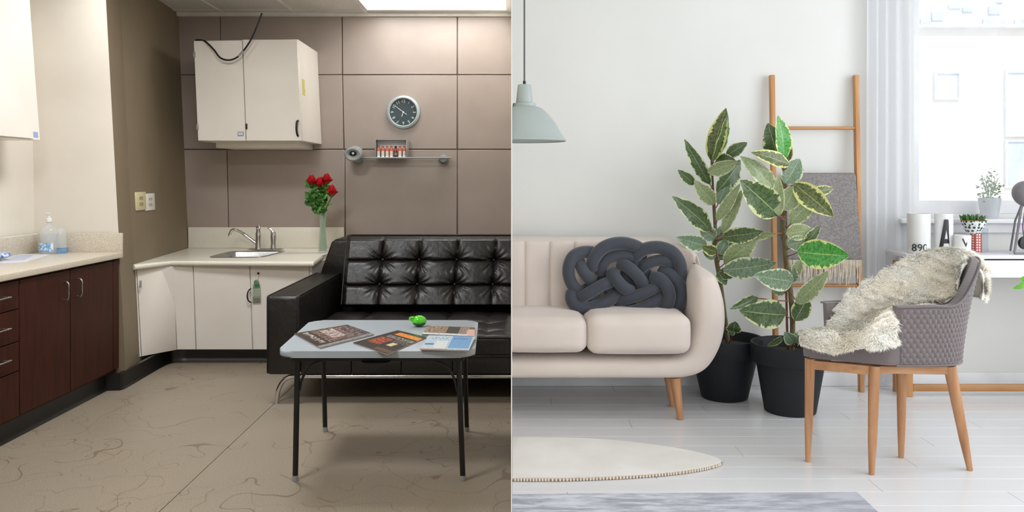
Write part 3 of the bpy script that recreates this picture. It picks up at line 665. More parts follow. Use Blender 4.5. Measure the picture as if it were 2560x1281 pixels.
# seat cushion
SB = [(x, y) for y in (5.98, 6.32, 6.66) for x in (-1.2, -.86, -.52, -.18)]
def seatfn(q, p):
    if p.z > .99:
        d = 0
        for x in (-1.2, -.86, -.52, -.18): d = max(d, .5*math.exp(-abs(q.x-x)/.012))
        for y in (5.98, 6.32, 6.66): d = max(d, .5*math.exp(-abs(q.y-y)/.014))
        db = min(math.hypot(q.x-x, q.y-y) for x, y in SB); d += .9*math.exp(-(db/.055)**1.1)
        e = max(0, 1-abs(p.x)**10)*max(0, 1-abs(p.y)**10); q.z += (.022-.036*min(1.2, d))*e
    return q
b = softbox((-1.527, 5.745, .345), (XR, 6.84, .490), .03, (0, 0, .0), 64, seatfn); b.done('seat_cushion', M_leather, so, 60)
b = MB(); b.tube([(-1.52, 5.748, .485), (XR, 5.748, .485)], .005, 6); b.tube([(-1.52, 5.746, .352), (XR, 5.746, .352)], .005, 6); b.done('piping', M_leather, so)
x = -1.527
edges = [-1.527, -1.16, -.80, -.43, XR]
for x0, x1 in zip(edges, edges[1:]):
    b = MB(); b.box((x0+.001, 5.77, .219), (x1-.001, 5.86, .342), .008, 2); b.done('front_rail_panel', M_leather, so)
b = MB(); b.box((-1.50, 5.862, .235), (XR, 7.14, .34)); b.done('underframe', M_dark, so)
# chrome runner and legs
b = MB(); b.tube([(-1.60, 5.79, .198), (XR, 5.79, .198)], .0165, 12); b.done('chrome_bar', M_chrome, so)
for y, nm in ((5.79, 1), (7.1, 0)):
    b = MB(); b.tube(spl([(-1.55, y, .198), (-1.60, y, .196), (-1.655, y, .165), (-1.69, y, .10), (-1.705, y, .02), (-1.706, y, .0005)], 5), .0165, 12); b.done('leg', M_chrome, so)
b = MB(); b.box((-1.5, 7.30, .03), (XR, 7.36, .25)); b.done('back_panel', M_dark, so)  # black panel added under the rear to darken the space below the sofa
rebase(so)

# ================================================================ folding table
tb = thing('folding_table', 'light grey folding table with thin black legs in front of the sofa', 'table')
ZTB = .722
co = [Vector((-1.235, 4.19, ZTB-.036)), Vector((-.195, 4.19, ZTB-.036)), Vector((-.215, 5.12, ZTB-.036)), Vector((-1.285, 5.12, ZTB-.036))]
b = MB(); b.prism(roundpoly(co, .10, 8), (0, 0, .036), .014, 4); b.done('tabletop', M_table, tb, 50)
b = MB(); ins = [Vector((-1.17, 4.24, ZTB-.062)), Vector((-.255, 4.24, ZTB-.062)), Vector((-.275, 5.06, ZTB-.062)), Vector((-1.21, 5.06, ZTB-.062))]
inn = [Vector((v.x+(.02 if i in (0, 3) else -.02), v.y+(.02 if i < 2 else -.02), v.z)) for i, v in enumerate(ins)]
b.prism(ins, (0, 0, .0255), holes=[inn]); b.done('apron_frame', M_blackmetal, tb)
feet = [(-1.166, 4.305), (-.265, 4.305), (-.291, 5.15), (-1.203, 5.15)]
tops = [(-1.145, 4.27), (-.285, 4.27), (-.300, 5.03), (-1.19, 5.03)]
for (x, y), (u, v), s in zip(feet, tops, (1, -1, -1, 1)):
    b = MB(); b.tube([(u, v, ZTB-.05), (x, y, .022)], .0148, 12); lg = b.done('leg', M_blackmetal, tb)
    b = MB(); b.tube([(x, y, .0005), (x, y, .03)], .0165, 12); b.done('foot_cap', M_grey_pl, lg)
    t = lambda z: Vector((u+(x-u)*(ZTB-z)/ZTB, v+(y-v)*(ZTB-z)/ZTB, z))
    b = MB(); a0 = t(.49); b.tube(spl([a0+Vector((s*.014, 0, 0)), t(.56)+Vector((s*.03, 0, 0)), t(.625)+Vector((s*.07, 0, 0)), t(.66)+Vector((s*.15, 0, 0)), t(.664)+Vector((s*.2, 0, 0))], 5), .007, 8); b.done('brace', M_blackmetal, tb)
b = MB(); b.lathe([(0, 0), (.08, 0), (.08, .006), (0, .006)], (-.72, 4.25, ZTB-.069), 16); b.done('latch', M_blackmetal, tb)
rebase(tb)
# magazines
def magazine(px, z, m, label, pages=(205, 200, 192), n=3, th=.007):
    t = thing('magazine', label, 'magazine', None); q = [FZ(x, y, z+th) for x, y in px]
    for v in q: v.z = z
    cq = sum(q, Vector())/4
    b = MB(); b.prism([cq+(v-cq)*.985 for v in q], (0, 0, th-.0012)); b.done('pages', mat('magazine_pages', pages, .6, (180, 174, 168), 200, stretch=(1, 1, 20)), t, 0)
    q2 = [Vector((v.x, v.y, z+th-.0011)) for v in q]; b = MB(); 
    vs = b.prism(q2, (0, 0, .0011)); o = b.done('cover', m, t, 0); uvquad(o, (q2[0], q2[1], q2[3])); rebase(t); return t
Z0 = ZTB+.0006
M1 = printed('cover_brown', (62, 48, 46), [(.25, .15, .8, .95, (76, 54, 50), (150, 128, 120)), (.38, .3, .62, .8, (205, 190, 184), (110, 84, 78)), (.74, .1, .95, .9, (50, 40, 42), (140, 120, 116)), (.1, .2, .2, .9, (60, 46, 44), (190, 180, 176)), (0, 0, 1, .10, (150, 150, 148), (120, 120, 120))], .22, 14)
magazine([(800, 870), (936, 836), (868, 812), (735, 834)], Z0, M1, 'brown and silver magazine lying at the left of the table')
M2 = printed('cover_orange', (44, 38, 34), [(.18, .78, .88, .93, (222, 128, 36), (236, 150, 60)), (.15, .6, .9, .72, (56, 48, 42), (170, 160, 148)), (.1, .22, .45, .56, (190, 84, 46), (64, 42, 36)), (.58, .28, .72, .44, (214, 196, 150), None), (.55, .02, .98, .14, (112, 78, 66), (70, 54, 48)), (.5, .46, .95, .58, (40, 36, 34), (120, 112, 104))], .22, 18)
magazine([(882, 857), (969, 885), (1067, 843), (994, 826)], Z0, M2, 'dark magazine with orange title strip in the middle of the table')
M4 = printed('cover_collage', (120, 100, 88), [(0, .3, .42, 1, (96, 62, 50), (196, 176, 150)), (.42, .3, .66, 1, (58, 66, 60), (48, 54, 50)), (.66, .3, .84, 1, (120, 104, 92), (180, 160, 140)), (.82, 0, 1, .8, (222, 178, 166), None), (0, 0, .84, .28, (226, 228, 230), (190, 190, 190)), (0, 0, 1, .10, (34, 44, 60), None)], .25, 18)
magazine([(1054, 838), (1187, 844), (1187, 819), (1070, 815)], Z0, M4, 'magazine with photo strip lying behind the blue booklet')
M3 = printed('cover_blue', (196, 214, 226), [(.55, .10, .98, .98, (104, 156, 204), (124, 172, 214)), (.04, .3, .22, .42, (70, 130, 170), None), (.1, .70, .5, .86, (214, 228, 236), (84, 120, 150)), (.58, .72, .9, .84, (120, 168, 208), (54, 84, 120)), (.25, .1, .5, .6, (226, 232, 230), (190, 205, 205)), (0, 0, .55, .05, (204, 150, 130), None)], .25, 22)
magazine([(1049, 873), (1172, 876), (1189, 842), (1072, 838.5)], Z0+.0075, M3, 'light blue and white booklet with brown edge at the right of the table', (150, 100, 74))
gr = thing('green_case', 'small glossy lime green plastic toy at the back edge of the table', 'toy')
M_lime = mat('lime_plastic', (96, 214, 40), .12, (60, 180, 24), 12, coat=.6); M_dkg = mat('dark_green_plastic', (24, 84, 30), .15, coat=.5)
c = FZ(1048, 817, ZTB); c.z = ZTB+.0345
for i, (m, s) in enumerate(((M_lime, 1), (M_dkg, -1))):
    b = MB(); b.ell((0, 0, 0), (.046, .036, .034), 26, 16)
    bmesh.ops.bisect_plane(b.bm, geom=b.bm.verts[:]+b.bm.edges[:]+b.bm.faces[:], plane_co=(0, 0, -.012+s*.0008), plane_no=(0, .2, s*-1), clear_outer=True)
    bmesh.ops.holes_fill(b.bm, edges=[e for e in b.bm.edges if e.is_boundary])
    for v in b.bm.verts:
        v.co = c+Vector((v.co.x, v.co.y, v.co.z+.0*v.co.x))
    b.done('shell_top' if s == 1 else 'shell_base', m, gr, 50)
b = MB(); b.tube(spl([c+Vector((-.044, -.01, .004)), c+Vector((-.056, -.012, .012)), c+Vector((-.05, -.012, .022)), c+Vector((-.03, -.02, .024))], 4), .007, 8); b.done('clip', M_lime, gr); rebase(gr)

# ================================================================ partition added to keep the two rooms and their light apart
b = MB(); b.hexa([(-.0007, .6, -.08), (-.0003, .6, -.08), (-.0003, YB+.2, -.08), (-.0022, YB+.2, -.08), (-.0007, .6, CEIL+.05), (-.0003, .6, CEIL+.05), (-.0003, YB+.2, CEIL+.05), (-.0022, YB+.2, CEIL+.05)]); struct(b.done('added_partition', M_white_wall, smooth=0))
b = MB(); b.box((-.06, -2, -.08), (-.0003, -.12, CEIL+.05)); struct(b.done('added_partition', M_white_wall, smooth=0))
# ================================================================ RIGHT ROOM : shell
YW = 4.41; XW = 3.36; M_rw = mat('soft_white_wall', (225, 225, 221), .75, (220, 220, 216), 1.5)
M_trimw = mat('white_trim', (240, 240, 242), .4)
def plankmat():
    g = G('pale_grey_plank'); g.b.inputs['Roughness'].default_value = .25; g.b.inputs['Specular IOR Level'].default_value = .6
    oi = g.n('ShaderNodeObjectInfo'); v = g.coord((.6, 9, 1)); f = g.ramp(g.noise(5, v, 4, .6), .3, .7)
    col = g.mix(f, lin((229, 229, 230)), lin((225, 225, 226)))
    col = g.mix(g.math('MULTIPLY', oi.outputs['Random'], .35), col, lin((220, 220, 222)))
    g.set(g.b.inputs['Base Color'], col); g.set(g.b.inputs['Roughness'], g.math('ADD', .20, g.math('MULTIPLY', f, .04))); return g.m
M_plank = plankmat()
f2 = struct(empty('floor'))
b = MB(); b.box((.0003, -2, FR-.3), (XW, 4.6, FR-.012)); b.done('subfloor', M_joint, f2, 0)
L, Wd = 1.6, .125; me0 = None; k = 0
y = YW-Wd
while y > -1.99:
    off = [.55, 1.35, .2, .95, 1.6][k % 5]; x = off-L
    while x < XW:
        a, c2 = max(x, .0003), min(x+L, XW)
        if c2-a > .05:
            b = MB(); b.box((a+.0006, y+.0006, FR-.012), (c2-.0006, y+Wd-.0006, FR), .0009, 1); b.done('floor_plank', M_plank, f2, 0)
        x += L
    y -= Wd; k += 1
rebase(f2)
# back wall with window opening
WX0, WX1, WZ0, WZ1 = 2.215, 3.22, 1.462, 2.95
def wbox(nm, a, c, m=M_rw): b = MB(); b.box(a, c); return struct(b.done(nm, m, smooth=0))
wbox('wall_back', (.0003, YW, FR-.3), (WX0, YW+.22, CEIL)); wbox('wall_back', (WX0, YW, FR-.3), (WX1, YW+.22, WZ0-.03)); wbox('wall_back', (WX0, YW, WZ1), (WX1, YW+.22, CEIL)); wbox('wall_back', (WX1, YW, FR-.3), (XW+.2, YW+.22, CEIL))
wbox('wall_right', (XW, -2.2, FR-.3), (XW+.12, YW, 1.15)); wbox('wall_right', (XW, -2.2, 3.05), (XW+.12, YW, CEIL)); wbox('wall_right', (XW, 3.5, 1.15), (XW+.12, YW, 3.05)); wbox('wall_right', (XW, -2.2, 1.15), (XW+.12, -.1, 3.05))
wbox('wall_rear', (.25, -2.15, CEIL-.3), (XW, -2.0, CEIL)); wbox('ceiling', (.0003, -2.1, CEIL), (XW+.2, 4.65, CEIL+.1), M_trimw)
b = MB(); b.box((.0003, YW-.014, FR+.0005), (XW, YW-.0005, FR+.075), .003); struct(b.done('baseboard_back', M_trimw))
# window
wn = struct(empty('window_1')); Yf = YW+.06
b = MB(); b.prism([(WX0-.0, Yf, WZ0-.03), (WX1, Yf, WZ0-.03), (WX1, Yf, WZ1), (WX0, Yf, WZ1)], (0, .07, 0), holes=[[(WX0+.06, Yf, WZ0+.04), (WX1-.06, Yf, WZ0+.04), (WX1-.06, Yf, WZ1-.06), (WX0+.06, Yf, WZ1-.06)]]); b.done('window_frame', M_trimw, wn, 0)
b = MB(); b.box((WX0+.055, Yf+.03, WZ0+.035), (WX1-.055, Yf+.036, WZ1-.055)); gm = G('window_glass'); gm.b.inputs['Transmission Weight'].default_value = 1; gm.b.inputs['Roughness'].default_value = 0; gm.b.inputs['IOR'].default_value = 1.02; b.done('pane', gm.m, wn, 0)
rebase(wn)
b = MB(); b.box((2.10, YW-.10, 1.385), (XW-.002, YW-.0006, 1.41), .004); struct(b.done('trim_1', M_trimw))
b = MB(); b.box((2.13, YW-.03, 1.33), (XW-.002, YW-.0006, 1.384), .002); struct(b.done('trim_2', M_trimw))
# side window frames behind / beside the camera (out of frame)
sw = struct(empty('window_2'))
for y0 in (-.1, 1.1, 2.3, 3.44):
    b = MB(); b.box((XW+.02, y0, 1.15), (XW+.08, y0+.06, 3.05)); b.done('window_frame', M_trimw, sw, 0)
rebase(sw)
# sheer curtain: gathered bunch + flat sheer
def sheer(name, x0, x1, amp, wl, y, alpha, z0, z1, label, seed):
    g = G(name+'_cloth'+str(seed)); tr = g.n('ShaderNodeBsdfTransparent'); tl = g.n('ShaderNodeBsdfTranslucent'); df = g.n('ShaderNodeBsdfDiffuse')
    tl.inputs[0].default_value = lin((246, 247, 250)); df.inputs[0].default_value = lin((244, 245, 248))
    m1 = g.n('ShaderNodeMixShader'); m1.inputs[0].default_value = .5; g.t.links.new(tl.outputs[0], m1.inputs[1]); g.t.links.new(df.outputs[0], m1.inputs[2])
    m2 = g.n('ShaderNodeMixShader'); m2.inputs[0].default_value = alpha; g.t.links.new(tr.outputs[0], m2.inputs[1]); g.t.links.new(m1.outputs[0], m2.inputs[2]); g.t.links.new(m2.outputs[0], g.out.inputs[0])
    b = MB(); n = int((x1-x0)/.004)
    def f(u, v):
        x = x0+(x1-x0)*u; ph = 2*math.pi*(x/wl+.35*noise.noise(Vector((x*9, seed, v*.6)))); return Vector((x+.0*v, y+amp*math.sin(ph)*(.75+.25*v)+.006*noise.noise(Vector((x*25, v*3, seed))), z0+(z1-z0)*v))
    b.grid(f, n, 10); o = b.done(name, g.m, smooth=60, keep=True); return tag(o, label, 'curtain')
sheer('curtain', 1.925, 2.17, .020, .062, YW-.055, .80, .52, CEIL-.06, 'white sheer curtain bunched in folds beside the window', 1)
sheer('curtain', 2.172, 2.60, .007, .145, YW-.13, .26, 1.425, CEIL-.06, 'thin white sheer curtain spread across the left part of the window', 2)
b = MB(); b.tube([(1.85, YW-.08, CEIL-.05), (XW-.01, YW-.08, CEIL-.05)], .012, 12); tag(b.done('curtain_rod', M_trimw), 'curtain rod out of view above the window', 'rod')
# building opposite
M_fac = mat('cream_facade', (248, 241, 232), .9, (244, 236, 225), 3); M_fac2 = mat('white_facade', (238, 240, 244), .8); M_fg = mat('pale_facade_glass', (222, 228, 234), .3)
bd = thing('apartment_building', 'pale cream building with white windows seen through the window', 'building')
YO = 14.0
q0, q1 = P(2180, 68, YO), P(2800, 900, YO)
fx = lambda px: (px-1280)/FPX*YO
fz = lambda py: CZ-(py-HOR)/FPX*YO
b = MB(); b.box((fx(2150), YO, fz(900)), (fx(2760), YO+.6, fz(68))); b.done('wall', M_fac, bd, 0)
for k in range(0, 22):
    pass
for (x0, x1, y0, y1) in ((2333, 2398, 180, 250), (2510, 2575, 178, 342), (2510, 2575, 350, 470)):
    b = MB(); b.prism([(fx(x0), YO-.06, fz(y1)), (fx(x1), YO-.06, fz(y1)), (fx(x1), YO-.06, fz(y0)), (fx(x0), YO-.06, fz(y0))], (0, .0595, 0), holes=[[(fx(x0+5), YO-.06, fz(y1-5)), (fx(x1-5), YO-.06, fz(y1-5)), (fx(x1-5), YO-.06, fz(y0+5)), (fx(x0+5), YO-.06, fz(y0+5))]]); wf = b.done('window', M_fac2, bd, 0)
    b = MB(); b.box((fx(x0+5), YO-.02, fz(y1-5)), (fx(x1-5), YO-.001, fz(y0+5))); b.done('pane', M_fac2 if y0 < 300 else M_fg, wf, 0)
b = MB(); b.box((fx(2150), YO-.15, fz(72)), (fx(2760), YO+.7, fz(64))); b.done('cornice', M_fac2, bd, 0)
rebase(bd)
bd2 = thing('apartment_building', 'white building rising behind the cream one at the window top', 'building')
Y3 = 20.0; gx = lambda px: (px-1280)/FPX*Y3; gz = lambda py: CZ-(py-HOR)/FPX*Y3
b = MB(); b.box((gx(2140), Y3, gz(500)), (gx(2700), Y3+.6, gz(-60))); b.done('wall', M_fac2, bd2, 0)
for (x0, x1, y0, y1) in ((2328, 2357, 32, 52), (2300, 2325, 48, 60), (2370, 2400, 12, 22), (2405, 2432, 20, 30), (2470, 2500, 18, 36), (2456, 2510, 48, 62), (2535, 2560, 50, 62), (2490, 2505, 2, 8)):
    b = MB(); b.box((gx(x0), Y3-.05, gz(y1)), (gx(x1), Y3-.001, gz(y0))); b.done('window', M_fg, bd2, 0)
rebase(bd2)

# ================================================================ sofa
M_beige = mat('beige_upholstery', (219, 206, 196), .85, (210, 197, 187), 3, bump=.15, bsc=500, sheen=.25)
M_wood = mat('oak_wood', (196, 147, 106), .42, (166, 116, 76), 5, stretch=(7, 7, .7), bump=.05, bsc=20)
M_woodx = mat('oak_wood_x', (196, 147, 104), .42, (172, 122, 80), 5, stretch=(.7, 7, 7))
M_ladder = mat('ladder_wood', (198, 148, 98), .5, (180, 128, 78), 6, stretch=(6, 6, .6)); M_ladx = mat('ladder_wood_x', (196, 146, 96), .5, (178, 126, 78), 6, stretch=(.6, 6, 6))
s2 = thing('fabric_sofa', 'beige fabric sofa with rounded arm and wooden legs, cut off by the partition', 'sofa')
XQ = .0006; YA = 3.72
def XZ(px, py, Y): q = P(px, py, Y); return Vector((max(q.x, XQ), Y, q.z))
PTH = [(1270, 917), (1400, 917), (1550, 917), (1650, 917), (1700, 914), (1737, 897), (1759, 860), (1771, 815), (1771, 765), (1763, 715), (1757, 688), (1754, 668)]
HW = [31, 31, 31, 31, 33, 40, 44, 45, 44, 38, 26, 3]
cp = spl([(x, y, h) for (x, y), h in zip(PTH, HW)], 8); ncp = len(cp)
def arm(u, v):
    i = min(int(u*(ncp-1)+1e-6), ncp-1); c = cp[i]; a_, d_ = cp[max(i-1, 0)], cp[min(i+1, ncp-1)]; t = Vector((d_.x-a_.x, d_.y-a_.y)).normalized(); n = Vector((t.y, -t.x))
    an = 2*math.pi*v; ca, sa = math.cos(an), math.sin(an); e = .55; cx_ = math.copysign(abs(ca)**e, ca); sy_ = math.copysign(abs(sa)**e, sa)
    hd = .30*(min(1, c.z/30)**.5); Y = 4.03-hd*sy_; px, py = c.x+n.x*c.z*cx_, c.y+n.y*c.z*cx_
    q = P(px, py, 3.80); q.y = Y; q.x = max(q.x, XQ); return q
b = MB(); vs = b.grid(arm, ncp-1, 40); b.bm.faces.new(vs[0][:-1]); b.done('base_and_arm', M_beige, s2, 70)
# back with vertical channels
seams = [1250, 1311, 1374, 1436, 1499, 1560, 1620, 1682, 1740]
def topy(px):
    if px < 1660: return 598+(px-1280)*.006
    t = min(1, (px-1660)/90); return 600.5+62*(1-math.sqrt(max(0, 1-t*t)))
def fbk(u, v):
    px = 1280+470*u; ty = topy(px); py = 800+(ty-800)*v; Y = 4.02+.06*v
    d = min(abs(px-s) for s in seams); puff = .018*(1-math.exp(-d/5.0)); ev = min(1, (1-v)/.045)
    Y -= puff*math.sqrt(max(0, ev)); Y += .04*(1-math.sqrt(max(0, 1-(1-ev)**2)))
    if u > .88: Y -= .09*((u-.88)/.12)**1.5
    q = P(px, py, Y); q.x = max(q.x, XQ); return q
b = MB(); vs = b.grid(fbk, 190, 36); nu_, nv_ = 190, 36
rim = [vs[i][0] for i in range(nu_+1)]+[vs[nu_][j] for j in range(1, nv_+1)]+[vs[i][nv_] for i in range(nu_-1, -1, -1)]+[vs[0][j] for j in range(nv_-1, 0, -1)]
bk = [b.bm.verts.new(Vector((v.co.x, 4.33, v.co.z))) for v in rim]
for i in range(len(rim)): j = (i+1) % len(rim); b.bm.faces.new([rim[i], bk[i], bk[j], rim[j]])
ff = b.bm.faces.new(bk); bmesh.ops.triangulate(b.bm, faces=[ff]); b.done('channelled_back', M_beige, s2, 45)
b = MB(); b.box((XQ, 4.165, CZ-(940-HOR)/FPX*4.1), (P(1742, 0, 4.2).x, 4.33, CZ-(800-HOR)/FPX*4.1), .03, 3); b.done('rear_frame', M_beige, s2)
def cush(x0, x1, y0, y1, cut):
    a = P(x0, y1, 3.70); c = P(x1, y0, 3.70); lo = (a.x if not cut else XQ-.05, 3.695, a.z); hi = (c.x, 4.06, c.z)
    b = softbox(lo, hi, .045, (.01, .012, .008), 16, lambda q, p: Vector((max(q.x, XQ), q.y, q.z+(.004*p.y if p.z > 0 else 0))))
    return b.done('seat_cushion', M_beige, s2, 60)
cush(1280, 1468, 795, 885, True); cush(1470, 1729, 789, 889, False)
def tleg(name, top, bot, r0, r1, m, parent): b = MB(); b.tube([Vector(top), Vector(bot)], [r0, r1], 16); return b.done(name, m, parent)
tleg('leg', P(1688, 944, 3.79), Vector((P(1701, 0, 3.785).x, 3.785, FR+.0005)), .027, .014, M_wood, s2)
tleg('leg', P(1672, 944, 4.0), Vector((P(1682, 0, 4.0).x, 4.0, FR+.0005)), .024, .013, M_wood, s2)
rebase(s2)
# knot pillow
M_knot = mat('charcoal_knit', (59, 64, 73), .8, (50, 55, 64), 4, bump=.25, bsc=600, sheen=.3)
kp = thing('knot_cushion', 'dark blue-grey knotted rope cushion on the beige sofa', 'cushion')
KN = [
 ([(385, 96), (330, 92), (285, 108), (262, 145), (258, 190), (272, 235), (300, 268), (330, 275)], 0, 26),
 ([(305, 130), (318, 165), (340, 200), (372, 232)], .3, 25),
 ([(300, 312), (335, 290), (380, 262), (425, 238), (470, 222)], 1.2, 25),
 ([(275, 265), (272, 310), (300, 342), (345, 350), (400, 338), (450, 308), (500, 270)], .9, 27),
 ([(368, 178), (372, 130), (402, 85), (450, 58), (510, 52), (565, 66), (605, 92)], .7, 27),
 ([(402, 198), (415, 150), (450, 118), (500, 108), (550, 118), (590, 150)], .2, 24),
 ([(450, 175), (475, 215), (510, 255), (550, 275)], 1.5, 26),
 ([(485, 140), (530, 162), (572, 200), (605, 245)], 1.3, 26),
 ([(545, 135), (575, 100), (620, 75), (680, 72), (735, 95), (765, 140), (772, 195), (768, 240)], .8, 27),
 ([(578, 180), (612, 150), (660, 132), (705, 132), (745, 160)], .5, 24),
 ([(630, 205), (675, 215), (708, 250), (720, 300), (700, 345), (655, 362)], 1.6, 26),
 ([(665, 180), (720, 195), (762, 235), (775, 285), (758, 335), (725, 362)], .9, 26),
 ([(470, 318), (530, 305), (590, 285), (640, 262), (670, 240)], 1.1, 24),
 ([(400, 372), (460, 372), (530, 368), (595, 352), (650, 322), (685, 285)], 1.3, 26),
 ([(330, 240), (360, 300), (400, 340), (450, 365)], -.6, 24), ([(600, 90), (560, 150), (520, 200), (560, 300)], -.8, 26), ([(400, 200), (440, 260), (520, 330), (600, 380)], -1.0, 26), ([(500, 100), (620, 200), (660, 300), (740, 300)], -1.0, 26)]
for pts_, lay, rad in KN:
    n = len(pts_); q = []
    for i, (x, y) in enumerate(pts_):
        t = i/(n-1); end = (abs(2*t-1))**3; Y = 3.93-lay*.022+end*.035; q.append(P(1280+x/1.8276, 580+y/1.8276, Y))
    sp_ = spl(q, 6); m_ = len(sp_); r_ = rad*1.1/1.8276/FPX*3.93
    rr_ = [r_*math.sqrt(max(.02, 1-max(0, abs(2*i/(m_-1)-1)-.93)/.07*.9)) for i in range(m_)]
    b = MB(); b.tube(sp_, rr_, 16); b.done('knit_rope', M_knot, kp, 60)
rebase(kp)

# ================================================================ pendant lamp
pl = thing('pendant_lamp', 'pale grey-green metal pendant lamp hanging at the partition', 'lamp')
M_pend = mat('pale_sage_enamel', (166, 175, 171), .35, (160, 169, 165), 3)
YL = 3.1; k_ = YL/FPX; cx = 31*k_; zz = lambda py: CZ-(py-HOR)*k_
prof = [(16, 212), (17, 214), (20.5, 250), (21, 257), (29, 259), (29.5, 266), (45, 272), (62, 288), (78, 308), (90, 330), (99, 345), (105, 351), (104.5, 353.5)]
def cutX(b):
    bmesh.ops.bisect_plane(b.bm, geom=b.bm.verts[:]+b.bm.edges[:]+b.bm.faces[:], plane_co=(XQ, 0, 0), plane_no=(-1, 0, 0), clear_outer=True)
b = MB(); P1 = [(r*k_, zz(y)) for r, y in prof]; P2 = [((r-1.2)*k_, zz(y)-.0005) for r, y in prof[::-1]]
b.lathe([(0, zz(211.5))]+P1+P2+[(0, zz(213))], (cx, YL, 0), 64); cutX(b); b.done('shade', M_pend, pl, 50)
b = MB(); b.tube([(cx, YL, zz(212)), (cx, YL, zz(203))], .006, 12); b.done('cable_grip', M_dark, pl)
b = MB(); b.tube([(cx, YL, zz(204)), (cx, YL, CEIL-.02)], .0035, 8); b.done('cord', mat('grey_cord', (96, 98, 98), .6), pl)
b = MB(); b.lathe([(0, 0), (.045, 0), (.04, .02), (0, .02)], (cx, YL, CEIL-.0205), 24); b.done('ceiling_rose', M_pend, pl)
b = MB(); b.ell((cx+.0, YL, zz(300)), (.028, .028, .036), 16, 10); b.done('bulb', M_white, pl); rebase(pl)

# ================================================================ rugs
rg = thing('round_rug', 'round off-white rug with a stitched edge in front of the beige sofa', 'rug')
op = [(1280, 1094), (1360, 1094), (1450, 1095.5), (1540, 1101), (1620, 1110), (1700, 1122), (1760, 1135), (1795, 1146), (1803, 1153), (1790, 1160), (1750, 1169), (1690, 1178), (1600, 1186), (1500, 1191), (1400, 1194), (1280, 1194)]
sm = spl([(x, y) for x, y in op], 4); rp = []
for x, y in sm:
    q = FZ(x, y, FR+.014); q.x = max(q.x, XQ); q.z = FR+.0006; rp.append(q)
M_rug = mat('off_white_rug', (238, 235, 230), .95, (230, 226, 220), 5, bump=.4, bsc=260)
b = MB(); b.prism(rp, (0, 0, .0135), .003, 2); b.done('pile', M_rug, rg, 25)
M_st = mat('tan_stitching', (196, 168, 140), .8, (150, 124, 100), 90)
i0 = 8*4; edge = rp[i0-4:]
b = MB(); b.tube([v+Vector((0, -.004 if i > 6 else 0, .0055)) for i, v in enumerate(edge) if True], .0045, 7); b.done('edge_binding', M_st, rg)
b = MB(); L_ = 0
for a, c in zip(edge[6:], edge[7:]):
    n = max(1, int((c-a).length/.011))
    for k in range(n):
        p = a+(c-a)*(k/n)+Vector((0, -.009, .007)); b.box(p-Vector((.0028, .001, .005)), p+Vector((.0028, .001, .005)))
tag(b.done('stitches', mat('cream_stitch', (236, 228, 214), .8), rg, 0), kind='stuff'); rebase(rg)
g = G('mottled_grey_rug'); g.b.inputs['Roughness'].default_value = .95
nz = g.noise(6, g.coord((1, 5, 1)), 6, .65); c1 = g.mix(g.ramp(nz, .40, .60), lin((212, 214, 222)), lin((160, 161, 172)))
xg = g.n('ShaderNodeSeparateXYZ'); g.t.links.new(g.coord(), xg.inputs[0]); c1 = g.mix(g.math('MULTIPLY', g.ramp(xg.outputs[0], -.3, .5), .45), c1, lin((158, 158, 168)))
g.set(g.b.inputs['Base Color'], c1); g.bump(g.noise(200, g.coord((1, 4, 1))), .3, .004)
gq = [FZ(1280, 1236, FR+.006), FZ(2143, 1231, FR+.006)]; tr_ = FZ(2143, 1231, FR+.006); br_ = FZ(2196, 1281, FR+.006); dirv = (br_-tr_)
pts3 = [Vector((XQ, gq[0].y, FR+.0006)), Vector((tr_.x, tr_.y, FR+.0006)), Vector((tr_.x+dirv.x*6, tr_.y+dirv.y*6, FR+.0006)), Vector((XQ, tr_.y+dirv.y*6, FR+.0006))]
cg = sum(pts3, Vector())/4; b = MB(); b.prism([p-cg for p in pts3], (0, 0, .006), .0015, 1); o = b.done('flat_rug', g.m); o.location = cg
tag(o, 'mottled grey-lilac flat rug at the bottom of the bright room', 'rug')

# ================================================================ potted rubber plants
M_pot = mat('anthracite_pot', (31, 34, 39), .6, (26, 29, 34), 6, spec=.35); M_soil = mat('potting_soil', (62, 48, 38), .95, (40, 30, 24), 60, bump=.6, bsc=80)
def leafmat(name, dark, mid, cream, wide, seed):
    g = G(name); g.b.inputs['Roughness'].default_value = .32; g.b.inputs['Specular IOR Level'].default_value = .5
    tc = g.n('ShaderNodeTexCoord'); sp = g.n('ShaderNodeSeparateXYZ'); g.t.links.new(tc.outputs['UV'], sp.inputs[0]); oi = g.n('ShaderNodeObjectInfo')
    mp = g.n('ShaderNodeMapping'); g.t.links.new(tc.outputs['UV'], mp.inputs[0]); mp.inputs['Scale'].default_value = (1, 3.2, 1)
    cb_ = g.n('ShaderNodeCombineXYZ'); g.set(cb_.inputs[0], g.math('MULTIPLY', oi.outputs['Random'], 37)); g.t.links.new(cb_.outputs[0], mp.inputs['Location'])
    d = g.math('ABSOLUTE', g.math('SUBTRACT', sp.outputs[0], .5)); nz = g.noise(3.2, mp.outputs[0], 3, .6); n2 = g.noise(7, mp.outputs[0], 2)
    e = g.math('ADD', g.math('MULTIPLY', d, 2), g.math('MULTIPLY', g.math('SUBTRACT', nz, .5), 1.05))
    inner = g.mix(g.ramp(n2, .4, .55), lin(dark), lin(mid)); col = g.mix(g.ramp(e, 1-wide, 1-wide+.06), inner, lin(cream))
    vein = g.math('LESS_THAN', d, .013); col = g.mix(g.math('MULTIPLY', vein, .6), col, lin(cream))
    g.set(g.b.inputs['Base Color'], col); g.b.inputs['Subsurface Weight'].default_value = 0; return g.m
LD = leafmat('leaf_dark', (58, 80, 46), (84, 106, 64), (200, 206, 150), .17, 1)
LP = leafmat('leaf_pale', (128, 146, 100), (150, 164, 120), (204, 208, 164), .17, 2)
